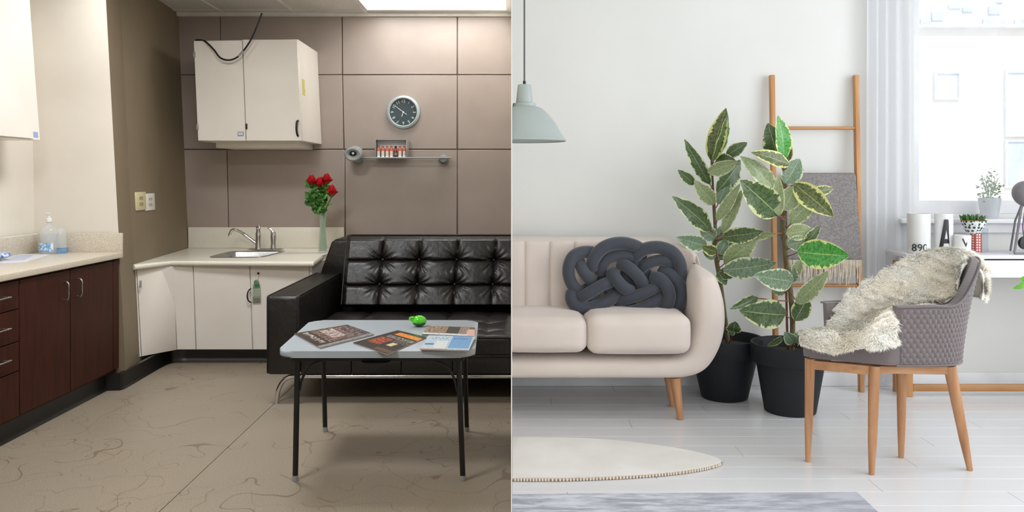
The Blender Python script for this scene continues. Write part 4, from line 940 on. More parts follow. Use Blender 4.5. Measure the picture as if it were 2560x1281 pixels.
LB = leafmat('leaf_bright', (46, 130, 48), (86, 158, 70), (214, 220, 140), .16, 3)
LG = leafmat('leaf_greygreen', (96, 120, 94), (122, 144, 114), (204, 212, 176), .18, 4)
LY = leafmat('leaf_mottled', (60, 74, 38), (98, 110, 58), (208, 208, 130), .26, 5)
M_bark = mat('plant_stem', (104, 108, 62), .7, (98, 80, 54), 40); M_pet = mat('red_petiole', (150, 84, 72), .6)
def rleaf(base, tip, wpx, Y0, Y1, m, parent, face=0.0, bend=.12, stemfrom=None, fold=.28):
    """base, tip in picture pixels with their distances; face tilts the blade toward / away from the viewer"""
    A = P(base[0], base[1], Y0); B = P(tip[0], tip[1], Y1); ax = B-A; L_ = ax.length; t = ax.normalized()
    vd = Vector((0, -1, 0)); s = t.cross(vd).normalized(); n = s.cross(t).normalized()
    if n.y > 0: n = -n
    s = (s*math.cos(face)+n*math.sin(face)).normalized(); n = s.cross(t).normalized()
    if n.y > 0: n = -n
    W = wpx/FPX*Y0/2*1.34
    def f(u, v):
        x = (u-.5)*2; wv = W*(math.sin(math.pi*min(1, v**.85*.985+.008))**.72)*(1-.15*v); arch = math.sin(math.pi*v)
        return A+t*(L_*v)+s*(x*wv)-n*(fold*abs(x)**1.3*wv*-1*.6)+n*(bend*L_*arch*.6)+n*(.012*L_*math.sin(v*17+x*2)*abs(x))
    b = MB(); b.grid(f, 8, 14); o = b.done('leaf', m, parent, 80, keep=True)
    if stemfrom is not None:
        b = MB(); Q = P(stemfrom[0], stemfrom[1], stemfrom[2]); b.tube([Q, (Q+A)/2+Vector((0, 0, -.004)), A+t*(L_*.03)], .0028, 6); b.done('petiole', M_pet, o)
    return o
def pot(root, cx_, Yc, s, zt_px, rtop, rbot, soil=True):
    z0_ = FR+.0006; h = s
    b = MB(); b.lathe([(0, 0), (rbot, 0), (rbot+.004, .004), (rtop*.86, h*.72), (rtop*.87, h*.725), (rtop*.985, h*.735), (rtop, h*.75), (rtop*1.0, h*.985), (rtop*.99, h), (rtop*.94, h), (rtop*.93, h*.985), (rtop*.86, h*.80), (0, h*.80)], (cx_, Yc, z0_), 56); b.done('pot', M_pot, root, 35)
    b = MB(); b.lathe([(rtop*.868, h*.8005), (rtop*.868, h*.84), (rtop*.5, h*.855), (0, h*.86)], (cx_, Yc, z0_), 40); b.done('soil', M_soil, root)
def S(cx, cy): return (1660+cx/2.463, 240+cy/2.463)
def S4(cx, cy): return (1720+cx/2.785, 700+cy/2.785)
# --- back plant
YP = 4.18
p1 = thing('potted_rubber_plant', 'variegated rubber plant in a black pot, half hidden behind the beige sofa', 'plant')
pot(p1, P(1811, 0, YP).x, YP, (1000-846)/FPX*YP*.98, 0, .197, .115)
st = [S4(300, 440)[0:2], S(345, 1140), S(322, 1000), S(318, 850), S(308, 690), S(300, 540), S(293, 400)]
b = MB(); pts_ = [P(x, y, YP) for x, y in st]; pts_[0] = P(1822, 870, YP); b.tube(spl(pts_, 5), [.012]*12+[.009]*10+[.006]*9, 8); b.done('stem', M_bark, p1)
L1 = [((292, 402), (382, 76), 96, LY, .5, 4.14, 4.10), ((305, 398), (392, 108), 74, LD, -.6, 4.12, 4.08), ((282, 545), (126, 268), 66, LD, .3, 4.14, 4.05), ((385, 372), (512, 288), 66, LD, .3, 4.14, 4.1),
      ((318, 400), (445, 405), 74, LD, .2, 4.16, 4.10), ((268, 470), (455, 402), 78, LP, -.3, 4.08, 4.02), ((325, 590), (470, 395), 120, LD, -.4, 4.17, 4.2), ((312, 668), (185, 520), 78, LP, .2, 4.13, 4.08), ((190, 545), (86, 456), 52, LD, .2, 4.1, 4.06),
      ((288, 828), (52, 620), 96, LD, -.15, 4.12, 4.0), ((332, 668), (405, 500), 66, LG, .3, 4.16, 4.2), ((325, 768), (468, 542), 58, LP, .2, 4.12, 4.06), ((360, 845), (490, 572), 62, LP, .5, 4.12, 4.08),
      ((262, 925), (78, 872), 84, LG, .1, 4.1, 4.02), ((318, 878), (222, 812), 80, LG, .2, 4.15, 4.16), ((325, 965), (228, 925), 58, LY, .1, 4.13, 4.08), ((315, 1000), (240, 950), 50, LG, .2, 4.15, 4.12),
      ((362, 868), (612, 835), 84, LD, -.1, 4.08, 3.98), ((470, 862), (690, 850), 52, LP, -.3, 4.05, 3.98), ((370, 1035), (577, 868), 104, LP, .1, 4.10, 4.02), ((365, 1072), (690, 1030), 112, LG, -.1, 4.06, 3.98),
      ((342, 1010), (422, 905), 70, LD, .4, 4.15, 4.18), ((338, 975), (388, 880), 64, LG, .1, 4.14, 4.14), ((340, 1080), (432, 1115), 66, LD, .2, 4.13, 4.1), ((332, 1085), (382, 1165), 62, LD, .3, 4.12, 4.1), ((320, 960), (350, 800), 60, LG, .2, 4.19, 4.22)]
for a, t_, w_, m_, fc, y0, y1 in L1:
    A = S(*a); T = S(*t_); sy = min(max(a[1], 400), 1100); rleaf(A, T, w_/2.463*1.0, y0, y1, m_, p1, fc, .10, (S(300+(sy-400)*.05, sy+25)+(YP,)))
A = S4(310, 370); rleaf(A, S4(330, 290), 30, 4.05, 4.02, LD, p1, .2, .1, (1822, 862, YP)); rleaf(S4(290, 385), S4(318, 345), 14, 4.06, 4.04, LG, p1)
rebase(p1)
# --- front plant
YQ = 3.93
p2 = thing('potted_rubber_plant', 'tall variegated rubber plant in a black pot standing before the ladder', 'plant')
pot(p2, P(1975, 0, YQ).x, YQ, (1047-882)/FPX*YQ*1.03, 0, .188, .118)
st = [(1980, 880), S4(728, 300), S4(715, 100), S(775, 1180), S(760, 1050), S(742, 880), S(735, 700), S(735, 560), S(735, 440)]
b = MB(); pts_ = [P(x, y, YQ) for x, y in st]; b.tube(spl(pts_, 4), [.013]*14+[.010]*10+[.007]*9, 8); b.done('stem', M_bark, p2)
b = MB(); b.tube([P(1969, 884, YQ+.02), P(1965, 705, YQ+.02), P(1958, 600, YQ+.02)], .006, 8); b.done('support_stick', mat('cane', (140, 96, 66), .7, (116, 76, 52), 30), p2)
L2 = [((705, 395), (640, 168), 112, LD, .3, 3.92, 3.9), ((738, 392), (700, 122), 96, LB, -.3, 3.86, 3.82), ((768, 400), (755, 265), 50, LY, .4, 3.93, 3.93), ((772, 425), (537, 348), 78, LY, -.3, 3.84, 3.78),
      ((690, 590), (470, 372), 96, LP, -.2, 3.90, 3.84), ((703, 735), (470, 520), 150, LD, .1, 3.84, 3.76), ((640, 720), (575, 660), 50, LD, .3, 3.86, 3.84), ((745, 542), (835, 388), 104, LG, .2, 3.92, 3.95), ((708, 740), (702, 490), 62, LP, .4, 3.82, 3.82),
      ((735, 705), (815, 545), 106, LP, .1, 3.86, 3.86), ((800, 540), (1042, 740), 112, LY, -.2, 3.82, 3.74), ((900, 600), (1042, 570), 54, LY, .1, 3.9, 3.92), ((780, 785), (925, 610), 96, LP, .2, 3.88, 3.86),
      ((752, 850), (925, 830), 88, LP, .3, 3.84, 3.8), ((760, 920), (900, 885), 76, LG, .1, 3.83, 3.8), ((868, 915), (962, 800), 52, LD, .3, 3.8, 3.78), ((820, 960), (1138, 985), 146, LB, -.1, 3.80, 3.70),
      ((795, 1145), (555, 1105), 112, LG, .0, 3.84, 3.74), ((815, 1278), (1012, 1080), 84, LP, .2, 3.82, 3.74), ((745, 1215), (662, 1182), 54, LG, .1, 3.95, 3.98), ((790, 1150), (790, 1050), 60, LG, .3, 3.96, 3.98), ((800, 1110), (840, 1010), 56, LP, .3, 3.97, 3.98)]
for a, t_, w_, m_, fc, y0, y1 in L2:
    A = S(*a); T = S(*t_); sy = min(max(a[1], 430), 1150); rleaf(A, T, w_/2.463, y0, y1, m_, p2, fc, .10, (S(735+(sy-430)*.05, sy+28)+(YQ,)))
L3 = [((680, 245), (358, 215), 165, LD, .0, 3.84, 3.74), ((485, 125), (292, 205), 62, LD, -.2, 3.86, 3.78), ((745, 285), (838, 112), 104, LD, .3, 3.9, 3.92), ((740, 440), (670, 365), 74, LG, .2, 3.84, 3.8), ((760, 445), (800, 345), 78, LG, .3, 3.84, 3.82), ((660, 400), (552, 460), 40, LD, .2, 3.86, 3.84)]
for a, t_, w_, m_, fc, y0, y1 in L3: rleaf(S4(*a), S4(*t_), w_/2.785, y0, y1, m_, p2, fc, .10, (S4(720, a[1]+25)+(YQ,)))
rebase(p2)
# ================================================================ ladder and throw
la = thing('wooden_ladder', 'light wooden ladder leaning on the white wall behind the plants', 'ladder')
YT, YBm = 4.375, 4.283
def rail(px0, py0, px1):
    top = P(px0, py0, YT); bot = P(px1, 0, YBm); bot.z = FR+.0005; return top, bot
lt, lb_ = rail(1929.5, 188, 1940.5); rt, rb = rail(2139.5, 188, 2153)
for t0, b0 in ((lt, lb_), (rt, rb)):
    w2 = .012; b = MB(); b.hexa([Vector((b0.x-w2, b0.y-.018, b0.z)), Vector((b0.x+w2, b0.y-.018, b0.z)), Vector((b0.x+w2, b0.y+.018, b0.z)), Vector((b0.x-w2, b0.y+.018, b0.z)),
                                     Vector((t0.x-w2, t0.y-.018, t0.z)), Vector((t0.x+w2, t0.y-.018, t0.z)), Vector((t0.x+w2, t0.y+.018, t0.z)), Vector((t0.x-w2, t0.y+.018, t0.z))], .003, 2); b.done('rail', M_ladder, la)
def lad(side, py):
    a, c = (lt, lb_) if side == 0 else (rt, rb)
    for t in np.linspace(0, 1, 400):
        p = a+(c-a)*float(t)
        if HOR+(CZ-p.z)/p.y*FPX >= py: return p
rpos = [320, 449, 583, 713, 850]
for py in rpos:
    p, q = lad(0, py), lad(1, py); b = MB(); b.tube([p, q], .0095, 10); b.done('rung', M_ladx, la)
rebase(la)
M_throw = mat('grey_wool', (150, 144, 142), .95, (128, 123, 122), 110, bump=.8, bsc=260, lo=.4, hi=.6)
M_fr = mat('cream_fringe', (228, 216, 198), .9, (206, 192, 172), 60)
th = thing('wool_throw', 'grey wool throw with cream fringe hanging over the ladder rung', 'throw')
rp_, rq_ = lad(0, 449), lad(1, 449); yr = (rp_.y+rq_.y)/2; zr = (rp_.z+rq_.z)/2+.028
xa, xb = P(1958, 0, yr).x, P(2128, 0, yr).x
def fth(u, v):
    # v 0 = front hem, .5.. over the rung, 1 = back hem
    Lf = (640-432)/FPX*4.25; Lb = .34; s_ = v*(Lf+Lb+.06)
    x = xa+(xb-xa)*u
    if s_ < Lf: z = zr-.012-(Lf-s_); y = yr-.045-.035*(1-s_/Lf)*.6; spread = (1-s_/Lf)
    elif s_ < Lf+.06: a = (s_-Lf)/.06*math.pi; z = zr-.012+.014*math.sin(a); y = yr-.022*math.cos(a)-.012*(1-a/math.pi)*1.9; spread = 0
    else: k = s_-Lf-.06; z = zr-.012-k; y = yr+.020+.01*k; spread = 0
    x += spread*(.035*u-.01); wv = .008*noise.noise(Vector((x*9, z*3, 1)))
    return Vector((x+.006*noise.noise(Vector((z*7, u*2, 4))), y+wv*(1 if s_ < Lf else .2), z))
b = MB(); b.grid(fth, 60, 70); o = b.done('cloth', M_throw, th, 80, keep=True)
md = o.modifiers.new('solid', 'SOLIDIFY'); md.thickness = .009; md.offset = 1
b = MB()
for i in range(58):
    u = (i+.5)/58; p = fth(u, .012); L_ = R.uniform(.10, .15); dx = R.uniform(-.012, .012)
    for d in (-1, 1): b.tube([p+Vector((d*.002, -.004, .006)), p+Vector((d*.002+dx*.5, -.006+R.uniform(-.004, .004), -L_*.5)), p+Vector((dx+d*.0015, -.004, -L_))], [.0026, .0024, .0012], 5)
tag(b.done('fringe', M_fr, th), kind='stuff'); rebase(th)

# ================================================================ armchair
ch = thing('armchair', 'grey quilted armchair on tapered wooden legs with a sheepskin over it', 'chair')
M_gf = mat('grey_upholstery', (116, 106, 106), .8, (108, 99, 99), 4, bump=.15, bsc=500, sheen=.3)
def ftz(px, py): q = FZ(px, py, FR); q.z = FR+.0006; return q
fl_, fr_, bl_, br2 = ftz(2020, 1155), ftz(2179, 1187), ftz(2253, 1145), ftz(2425, 1177)
for f_, (tx, ty, TY), r0 in ((fl_, (2025, 896, 3.20), .020), (fr_, (2186, 915, 3.085), .022), (bl_, (2254, 925, 3.27), .020), (br2, (2374, 915, 3.13), .023)):
    b = MB(); b.tube([P(tx, ty, TY), f_+(P(tx, ty, TY)-f_)*.3, f_], [r0, r0*.75, .0105], 16); b.done('leg', M_wood, ch)
def rail_(a, c, h, t=.012):
    b = MB(); a, c = Vector(a), Vector(c); d = (c-a).normalized(); n = d.cross(Vector((0, 0, 1)))*t
    b.hexa([a-n-Vector((0, 0, h)), c-n-Vector((0, 0, h)), c+n-Vector((0, 0, h)), a+n-Vector((0, 0, h)), a-n, c-n, c+n, a+n], .003, 2); b.done('frame_rail', M_woodx, ch)
rail_(P(2028, 900, 3.20), P(2186, 915, 3.085), .036); rail_(P(2190, 914, 3.09), P(2376, 916, 3.13), .030); rail_(P(2030, 900, 3.21), P(2254, 915, 3.27), .032); rail_(P(2256, 915, 3.27), P(2376, 916, 3.14), .032)
# seat
def z_(py, Y): return CZ-(py-HOR)/FPX*Y
sq = [(1.118, 3.19), (1.47, 3.045), (1.70, 3.08), (1.70, 3.30), (1.30, 3.38)]
sq = [(P(2004, 0, 3.19).x, 3.19), (P(2228, 0, 3.045).x, 3.045), (1.72, 3.09), (1.70, 3.32), (1.28, 3.37)]
b = MB(); b.prism(roundpoly([Vector((x, y, z_(913, 3.06))) for x, y in sq], .03, 5), (0, 0, .066), .018, 4); b.done('seat', M_gf, ch, 50)
# shell
keysB = [(1.464, 3.050), (1.60, 3.052), (1.70, 3.070), (1.752, 3.12), (1.765, 3.19), (1.735, 3.29), (1.62, 3.385), (1.46, 3.40), (1.31, 3.365)]
keysT = [(1.466, 3.050), (1.60, 3.045), (1.705, 3.062), (1.795, 3.11), (1.862, 3.19), (1.85, 3.30), (1.72, 3.42), (1.50, 3.43), (1.305, 3.375)]
zT = [1.137, 1.141, 1.147, 1.235, 1.308, 1.300, 1.262, 1.12, 1.105]
sB, sT, sZ = spl(keysB, 10), spl(keysT, 10), [p[0] for p in spl([(z, 0) for z in zT], 10)]
N = len(sB)-1; zb0 = z_(915, 3.06)
def shell_pt(u, v, off):
    i = min(int(u*N), N-1); t = u*N-i
    B = Vector(sB[i]).lerp(Vector(sB[i+1]), t); T = Vector(sT[i]).lerp(Vector(sT[i+1]), t); z = sZ[i]+(sZ[i+1]-sZ[i])*t
    q = B.lerp(T, v**1.25); d = Vector(sB[i+1])-Vector(sB[i]); n = Vector((d.y, -d.x)).normalized()
    q = q+n*off; return Vector((q.x, q.y, zb0+(z-zb0)*v))
Lp = sum((Vector(a)-Vector(b_)).length for a, b_ in zip(sB, sB[1:])); cell = .0215
def hexbump(s, z):
    best = 9; r = z/(cell*.866)
    for k in (math.floor(r), math.floor(r)+1):
        xo = (k % 2)*.5*cell*1.0; a = (s-xo)/cell; c = round(a)*cell+xo
        d = math.hypot((s-c), (z-k*cell*.866)); best = min(best, d)
    return max(0, 1-(best/(cell*.56))**2)
NU, NV = 430, 120
b = MB()
def fo_(u, v):
    s_ = u*Lp; q = shell_pt(u, v, 0); e = min(1, u*45, (1-u)*45, v*22, (1-v)*18); return shell_pt(u, v, .006*hexbump(s_, q.z)*max(0, min(1, e*1.5-.5))-.010*(1-min(1, v*30, (1-v)*22, u*60, (1-u)*60)))
vo = b.grid(fo_, NU, NV)
vi = b.grid(lambda u, v: shell_pt(u, v, -.045+.012*(1-min(1, v*30, (1-v)*22, u*60, (1-u)*60))), NU, 4)
def bridge(A, B_, n):
    # strip between rows of unequal length
    pass
for i in range(NU):
    b.bm.faces.new([vo[i][NV], vo[i+1][NV], vi[i+1][4], vi[i][4]]); b.bm.faces.new([vo[i+1][0], vo[i][0], vi[i][0], vi[i+1][0]])
for i_ in (0, NU): b.bm.faces.new(vo[i_]+vi[i_][::-1])
b.done('quilted_shell', M_gf, ch, 60)
for v_ in (0.988, .012):
    b = MB(); b.tube([shell_pt(i/120, v_, .003) for i in range(121)], .0042, 6); b.done('piping', M_gf, ch)
rebase(ch)
# ---- sheepskin
g = G('sheepskin_wool'); df = g.n('ShaderNodeBsdfDiffuse'); tl = g.n('ShaderNodeBsdfTranslucent'); mx = g.n('ShaderNodeMixShader'); mx.inputs[0].default_value = .25
cf = g.mix(g.ramp(g.noise(9), .35, .7), lin((255, 253, 244)), lin((255, 247, 230)))
for q_ in (df, tl): g.set(q_.inputs[0], cf)
g.t.links.new(df.outputs[0], mx.inputs[1]); g.t.links.new(tl.outputs[0], mx.inputs[2]); g.t.links.new(mx.outputs[0], g.out.inputs[0]); M_fur = g.m
M_hide = mat('sheepskin_hide', (255, 253, 246), .95, (254, 247, 232), 9, spec=.1, sheen=.3)
CT = [[(2003, 866, 3.13), (2050, 880, 3.07), (2096, 886, 3.04), (2150, 874, 3.02), (2200, 868, 3.03), (2232, 855, 3.06)],
      [(2006, 842, 3.19), (2060, 838, 3.14), (2115, 846, 3.10), (2165, 828, 3.08), (2205, 800, 3.08), (2238, 778, 3.09)],
      [(2068, 832, 3.27), (2105, 830, 3.24), (2145, 822, 3.20), (2180, 800, 3.17), (2215, 785, 3.15), (2245, 772, 3.13)],
      [(2085, 788, 3.34), (2125, 790, 3.31), (2170, 790, 3.28), (2215, 775, 3.23), (2265, 765, 3.19), (2330, 760, 3.15)],
      [(2113, 736, 3.37), (2165, 735, 3.345), (2220, 738, 3.32), (2275, 738, 3.28), (2325, 742, 3.23), (2368, 748, 3.16)],
      [(2182, 690, 3.39), (2230, 688, 3.37), (2280, 690, 3.34), (2325, 697, 3.30), (2362, 706, 3.24), (2394, 720, 3.17)],
      [(2250, 653, 3.41), (2290, 650, 3.39), (2325, 652, 3.35), (2358, 658, 3.31), (2385, 668, 3.25), (2403, 680, 3.18)],
      [(2310, 632, 3.43), (2340, 627, 3.41), (2368, 626, 3.37), (2395, 628, 3.32), (2413, 637, 3.26), (2420, 652, 3.20)],
      [(2335, 642, 3.48), (2365, 632, 3.46), (2395, 632, 3.42), (2425, 640, 3.35), (2440, 655, 3.27), (2443, 670, 3.19)],
      [(2345, 690, 3.50), (2375, 690, 3.48), (2410, 700, 3.44), (2438, 705, 3.35), (2447, 712, 3.27), (2449, 722, 3.20)],
      [(2350, 735, 3.49), (2380, 738, 3.47), (2410, 742, 3.43), (2434, 744, 3.34), (2443, 746, 3.26), (2444, 750, 3.21)]]
rowsS = [spl([tuple(P(c[0]+(5 if k > 7 else 0), c[1]+(0 if k < 2 else 6 if k < 4 else 11 if k < 9 else -2), c[2])) for c in row], 7) for k, row in enumerate(CT)]; nc = len(rowsS[0])
colsS = [spl([tuple(r[i]) for r in rowsS], 6) for i in range(nc)]; nr = len(colsS[0])
sk_ = thing('sheepskin', 'fluffy cream sheepskin draped over the seat and back of the grey armchair', 'sheepskin')
C3 = np.array([[tuple(colsS[i][j]) for j in range(nr)] for i in range(nc)])
def samp(a, c_):
    i = np.minimum(a.astype(int), nc-2); j = np.minimum(c_.astype(int), nr-2); fa2 = (a-i)[:, None]; fc2 = (c_-j)[:, None]
    p = C3[i, j]*(1-fa2)*(1-fc2)+C3[i+1, j]*fa2*(1-fc2)+C3[i, j+1]*(1-fa2)*fc2+C3[i+1, j+1]*fa2*fc2
    du = C3[i+1, j]-C3[i, j]; dv = C3[i, j+1]-C3[i, j]; n = np.cross(du, dv); n /= np.linalg.norm(n, axis=1)[:, None]+1e-9
    ref = np.where((c_ < nr*.68)[:, None], np.array([[-.3, -.8, .6]]), np.array([[.9, -.2, .3]])); n = n*np.where((n*ref).sum(1) < 0, -1, 1)[:, None]
    k = np.clip(np.minimum(np.minimum(a, nc-1-a)/2.5, np.minimum(c_, nr-1-c_)/2.5), 0, 1)
    h = np.array([noise.noise(Vector(q)*30)*.006+noise.noise(Vector(q)*90)*.003 for q in p])
    p = p+n*((.014+h)*np.sqrt(k)+.003)[:, None]
    return p, n, dv/(np.linalg.norm(dv, axis=1)[:, None]+1e-9), du/(np.linalg.norm(du, axis=1)[:, None]+1e-9)
GU, GV = 150, 240
uu, vv = np.meshgrid(np.linspace(0, nc-1.001, GU), np.linspace(0, nr-1.001, GV), indexing='ij'); hp, hn, _, _ = samp(uu.ravel(), vv.ravel())
ii = np.arange(GU*GV).reshape(GU, GV); qf = np.stack([ii[:-1, :-1], ii[1:, :-1], ii[1:, 1:], ii[:-1, 1:]], -1).reshape(-1, 4)
me = bpy.data.meshes.new('hide'); me.from_pydata(hp.tolist(), [], qf.tolist()); me.update(); o = link('hide', me, M_hide, sk_, 120)
md = o.modifiers.new('solid', 'SOLIDIFY'); md.thickness = .010; md.offset = 0
rng = np.random.default_rng(3); nt = 62000
W_ = np.linalg.norm(np.cross(C3[1:, :-1]-C3[:-1, :-1], C3[:-1, 1:]-C3[:-1, :-1]), axis=2); pr_ = (W_/W_.sum()).ravel(); idx = rng.choice(pr_.size, nt, p=pr_)
a_ = idx//(nr-1)+rng.random(nt); c_ = idx % (nr-1)+rng.random(nt)
en = 5000; a_[:en] = rng.choice([0.0, nc-1.0], en); c_[:en//2] = rng.choice([0.0, nr-1.0], en//2); a_[:en//2] = rng.random(en//2)*(nc-1)
a_ = np.clip(a_, 0, nc-1.001); c_ = np.clip(c_, 0, nr-1.001)
p, n, tv, tu = samp(a_, c_)
cl = np.sin(p[:, 0]*70+3*np.sin(p[:, 2]*50))*.5+np.sin(p[:, 2]*85+2*np.sin(p[:, 0]*60))*.5
ek = np.minimum(np.minimum(a_, nc-1-a_), np.minimum(c_, nr-1-c_)); Lh = (.013+.007*rng.random(nt))+.016*np.exp(-ek/1.2)
curl = tv*(-.35+.5*cl[:, None])+tu*(.6*np.sin(p[:, 2]*70+p[:, 0]*40)[:, None])+rng.normal(0, .22, (nt, 3)); d1_ = n*.8+curl*.55; d2_ = n*.30+curl+np.array([0, 0, -.2])
d1_ /= np.linalg.norm(d1_, axis=1)[:, None]; d2_ /= np.linalg.norm(d2_, axis=1)[:, None]
side = np.cross(d1_, n); side /= np.linalg.norm(side, axis=1)[:, None]+1e-9; side = side+rng.normal(0, .25, (nt, 3)); side /= np.linalg.norm(side, axis=1)[:, None]; wd = (.0011+.0006*rng.random(nt))[:, None]
gn = np.cross(2*side, d1_); side = side*np.where((gn*n).sum(1) < 0, -1, 1)[:, None]
q0 = p-n*.004; q1 = p+d1_*(Lh*.5)[:, None]; q2 = q1+d2_*(Lh*.6)[:, None]
V_ = np.stack([q0-side*wd, q0+side*wd, q1-side*wd*.9, q1+side*wd*.9, q2], 1).reshape(-1, 3)
base_ = np.arange(nt)[:, None]*5; tri = np.concatenate([base_+[0, 1, 3], base_+[0, 3, 2], base_+[2, 3, 4]], 0)
me = bpy.data.meshes.new('wool'); me.vertices.add(len(V_)); me.vertices.foreach_set('co', V_.ravel()); me.loops.add(tri.size); me.loops.foreach_set('vertex_index', tri.ravel().astype(np.int32)); me.polygons.add(len(tri)); me.polygons.foreach_set('loop_start', np.arange(0, tri.size, 3, dtype=np.int32)); me.update(calc_edges=True)
me.polygons.foreach_set('use_smooth', [True]*len(me.polygons)); me.normals_split_custom_set_from_vertices(np.repeat(n+rng.normal(0, .15, (nt, 3)), 5, axis=0).tolist())
tag(link('wool', me, M_fur, sk_, 0), kind='stuff'); rebase(sk_)

# ================================================================ desk
dk = thing('desk', 'white desk with a drawer on a wooden trestle frame under the window', 'desk')
M_dw = mat('white_lacquer', (238, 237, 240), .35); ZD = FR+.755; DY0, DY1 = 4.02, 4.33; DX0 = 2.02; DX1 = XW-.05
b = MB(); b.box((DX0, DY0, ZD-.018), (DX1, DY1, ZD), .002); b.done('desktop', M_dw, dk)
b = MB(); b.box((DX0+.08, DY0+.02, ZD-.105), (DX1, DY1-.02, ZD-.026)); b.done('drawer_box', M_dw, dk)
b = MB(); b.box((P(2400, 0, DY0).x, DY0, ZD-.112), (DX1, DY0+.018, ZD-.026), .002); b.done('drawer', M_dw, dk)
b = MB(); b.box((DX0+.01, DY0+.025, ZD-.022), (DX1, DY0+.035, ZD-.0185)); b.done('gap_shade_strip', M_dark, dk)  # dark strip stands in for the shade between desktop and drawer
b = MB(); b.box((DX0+.004, DY0+.01, ZD-.05), (DX0+.12, DY0+.05, ZD-.0185), .002); b.done('top_bearer', M_ladx, dk)
xl = P(2266, 0, 4.2).x
for y_ in (4.19, 4.29):
    b = MB(); b.box((xl-.024, y_-.014, FR+.0006), (xl+.024, y_+.014, ZD-.05), .003); b.done('leg', M_ladder, dk)
    b = MB(); b.box((DX1-.06, y_-.014, FR+.0006), (DX1-.012, y_+.014, ZD-.05), .003); b.done('leg', M_ladder, dk)
b = MB(); b.box((xl+.025, 4.178, z_(977, 4.2)), (DX1-.061, 4.200, z_(960, 4.2)), .003); b.done('stretcher', M_ladx, dk); rebase(dk)

# ---- things on the desk
ZO = ZD+.0006; Mcup = mat('white_porcelain', (240, 240, 238), .25); Mink = mat('black_ink', (20, 20, 22), .4)
def cup(px0, px1, py_top, y, label, cat, txt, size, dz, xoff=0):
    t = thing('lettered_cup', label, cat, 'lettered white cups on the desk'); r_ = (px1-px0)/2/FPX*y; cx_ = P((px0+px1)/2, 0, y).x; h = z_(py_top, y)-ZO
    b = MB(); b.lathe([(0, 0), (r_*.94, 0), (r_*.97, .003), (r_, h), (r_*.95, h), (r_*.92, .008), (0, .008)], (cx_, y, ZO), 40); b.done('cup_body', Mcup, t)
    text('lettering', txt, size, Mink, FACE((cx_+xoff, y-r_-.0004, ZO+dz)), t, .0006, bend=r_) if size > .01 else None
    if size > .01: rebase(t)
    return t
cup(2270, 2324, 534, 4.14, 'tall white cup with a row of digits on it', 'cup', '8901', .054, .030, xoff=-.008)
tA = cup(2338, 2381, 534, 4.14, 'tall white cup with a big black letter A', 'cup', 'A', .001, .06)
cxA = P(2361, 0, 4.14).x
rA = (2381-2338)/2/FPX*4.14; b = MB(); zA0, zA1 = z_(622, 4.1), z_(549, 4.1)
def barA(p0, p1, w_):
    p0, p1 = Vector(p0), Vector(p1); b.face_box([(p0.x-w_/2, 0, p0.y), (p0.x+w_/2, 0, p0.y), (p1.x+w_/2, 0, p1.y), (p1.x-w_/2, 0, p1.y)], (0, .001, 0))
hA = zA1-zA0; barA((-.0255, 0), (-.001, hA), .018); barA((.0255, 0), (.001, hA), .018); b.face_box([(-.018, -.0003, hA*.18), (.018, -.0003, hA*.18), (.014, -.0003, hA*.33), (-.014, -.0003, hA*.33)], (0, .001, 0))
bmesh.ops.subdivide_edges(b.bm, edges=b.bm.edges[:], cuts=3, use_grid_fill=True)
for v in b.bm.verts:
    a = v.co.x/rA; v.co = Vector((cxA-.014+math.sin(a)*(rA+.0014-v.co.y), 4.14-math.cos(a)*(rA+.0014-v.co.y), v.co.z+zA0))
b.done('letter', Mink, tA); rebase(tA)
cup(2388, 2426, 588, 4.07, 'short white cup with a small black letter V', 'cup', 'V', .060, .060, xoff=-.006)
# red dotted tumbler and glass with a cactus
jr = thing('dotted_tumbler', 'tumbler with white dots on red beside the cup with the V', 'cup')
g = G('red_dots'); g.b.inputs['Roughness'].default_value = .3; vo_ = g.n('ShaderNodeTexVoronoi'); vo_.inputs['Scale'].default_value = 75; vo_.inputs['Randomness'].default_value = 0; g.t.links.new(g.coord(), vo_.inputs['Vector'])
g.set(g.b.inputs['Base Color'], g.mix(g.math('LESS_THAN', vo_.outputs['Distance'], .34), lin((176, 84, 78)), lin((236, 222, 218))))
cx_ = P(2440, 0, 4.2).x; r_ = 13/FPX*4.2; b = MB(); h1 = z_(584, 4.2)-ZO
b.lathe([(0, 0), (r_, 0), (r_, h1), (0, h1)], (cx_, 4.2, ZO), 28); b.done('red_body', g.m, jr)
rebase(jr)
cc = thing('succulent_bowl', 'green succulent in a patterned bowl with a gold rim on the red tumbler', 'plant')
g = G('black_pattern'); g.b.inputs['Roughness'].default_value = .35; vo_ = g.n('ShaderNodeTexVoronoi'); vo_.inputs['Scale'].default_value = 60; vo_.inputs['Randomness'].default_value = .4; g.t.links.new(g.coord(), vo_.inputs['Vector'])
g.set(g.b.inputs['Base Color'], g.mix(g.math('LESS_THAN', vo_.outputs['Distance'], .42), lin((226, 230, 228)), lin((52, 70, 62))))
cx_ = P(2434, 0, 4.2).x; kk = 4.2/FPX; zb2 = ZO+h1+.0006; top_ = z_(551, 4.2)-zb2
b = MB(); b.lathe([(0, 0), (15*kk, 0), (22*kk, top_*.35), (28*kk, top_*.8), (29*kk, top_), (27*kk, top_), (26*kk, top_*.85), (0, top_*.85)], (cx_, 4.2, zb2), 32); b.done('bowl', g.m, cc)
b = MB(); b.lathe([(29.3*kk, top_-.003), (29.6*kk, top_), (27*kk, top_+.002)], (cx_, 4.2, zb2), 32, cap=False); b.done('gold_rim', mat('gold_rim', (200, 160, 90), .3, metal=1), cc)
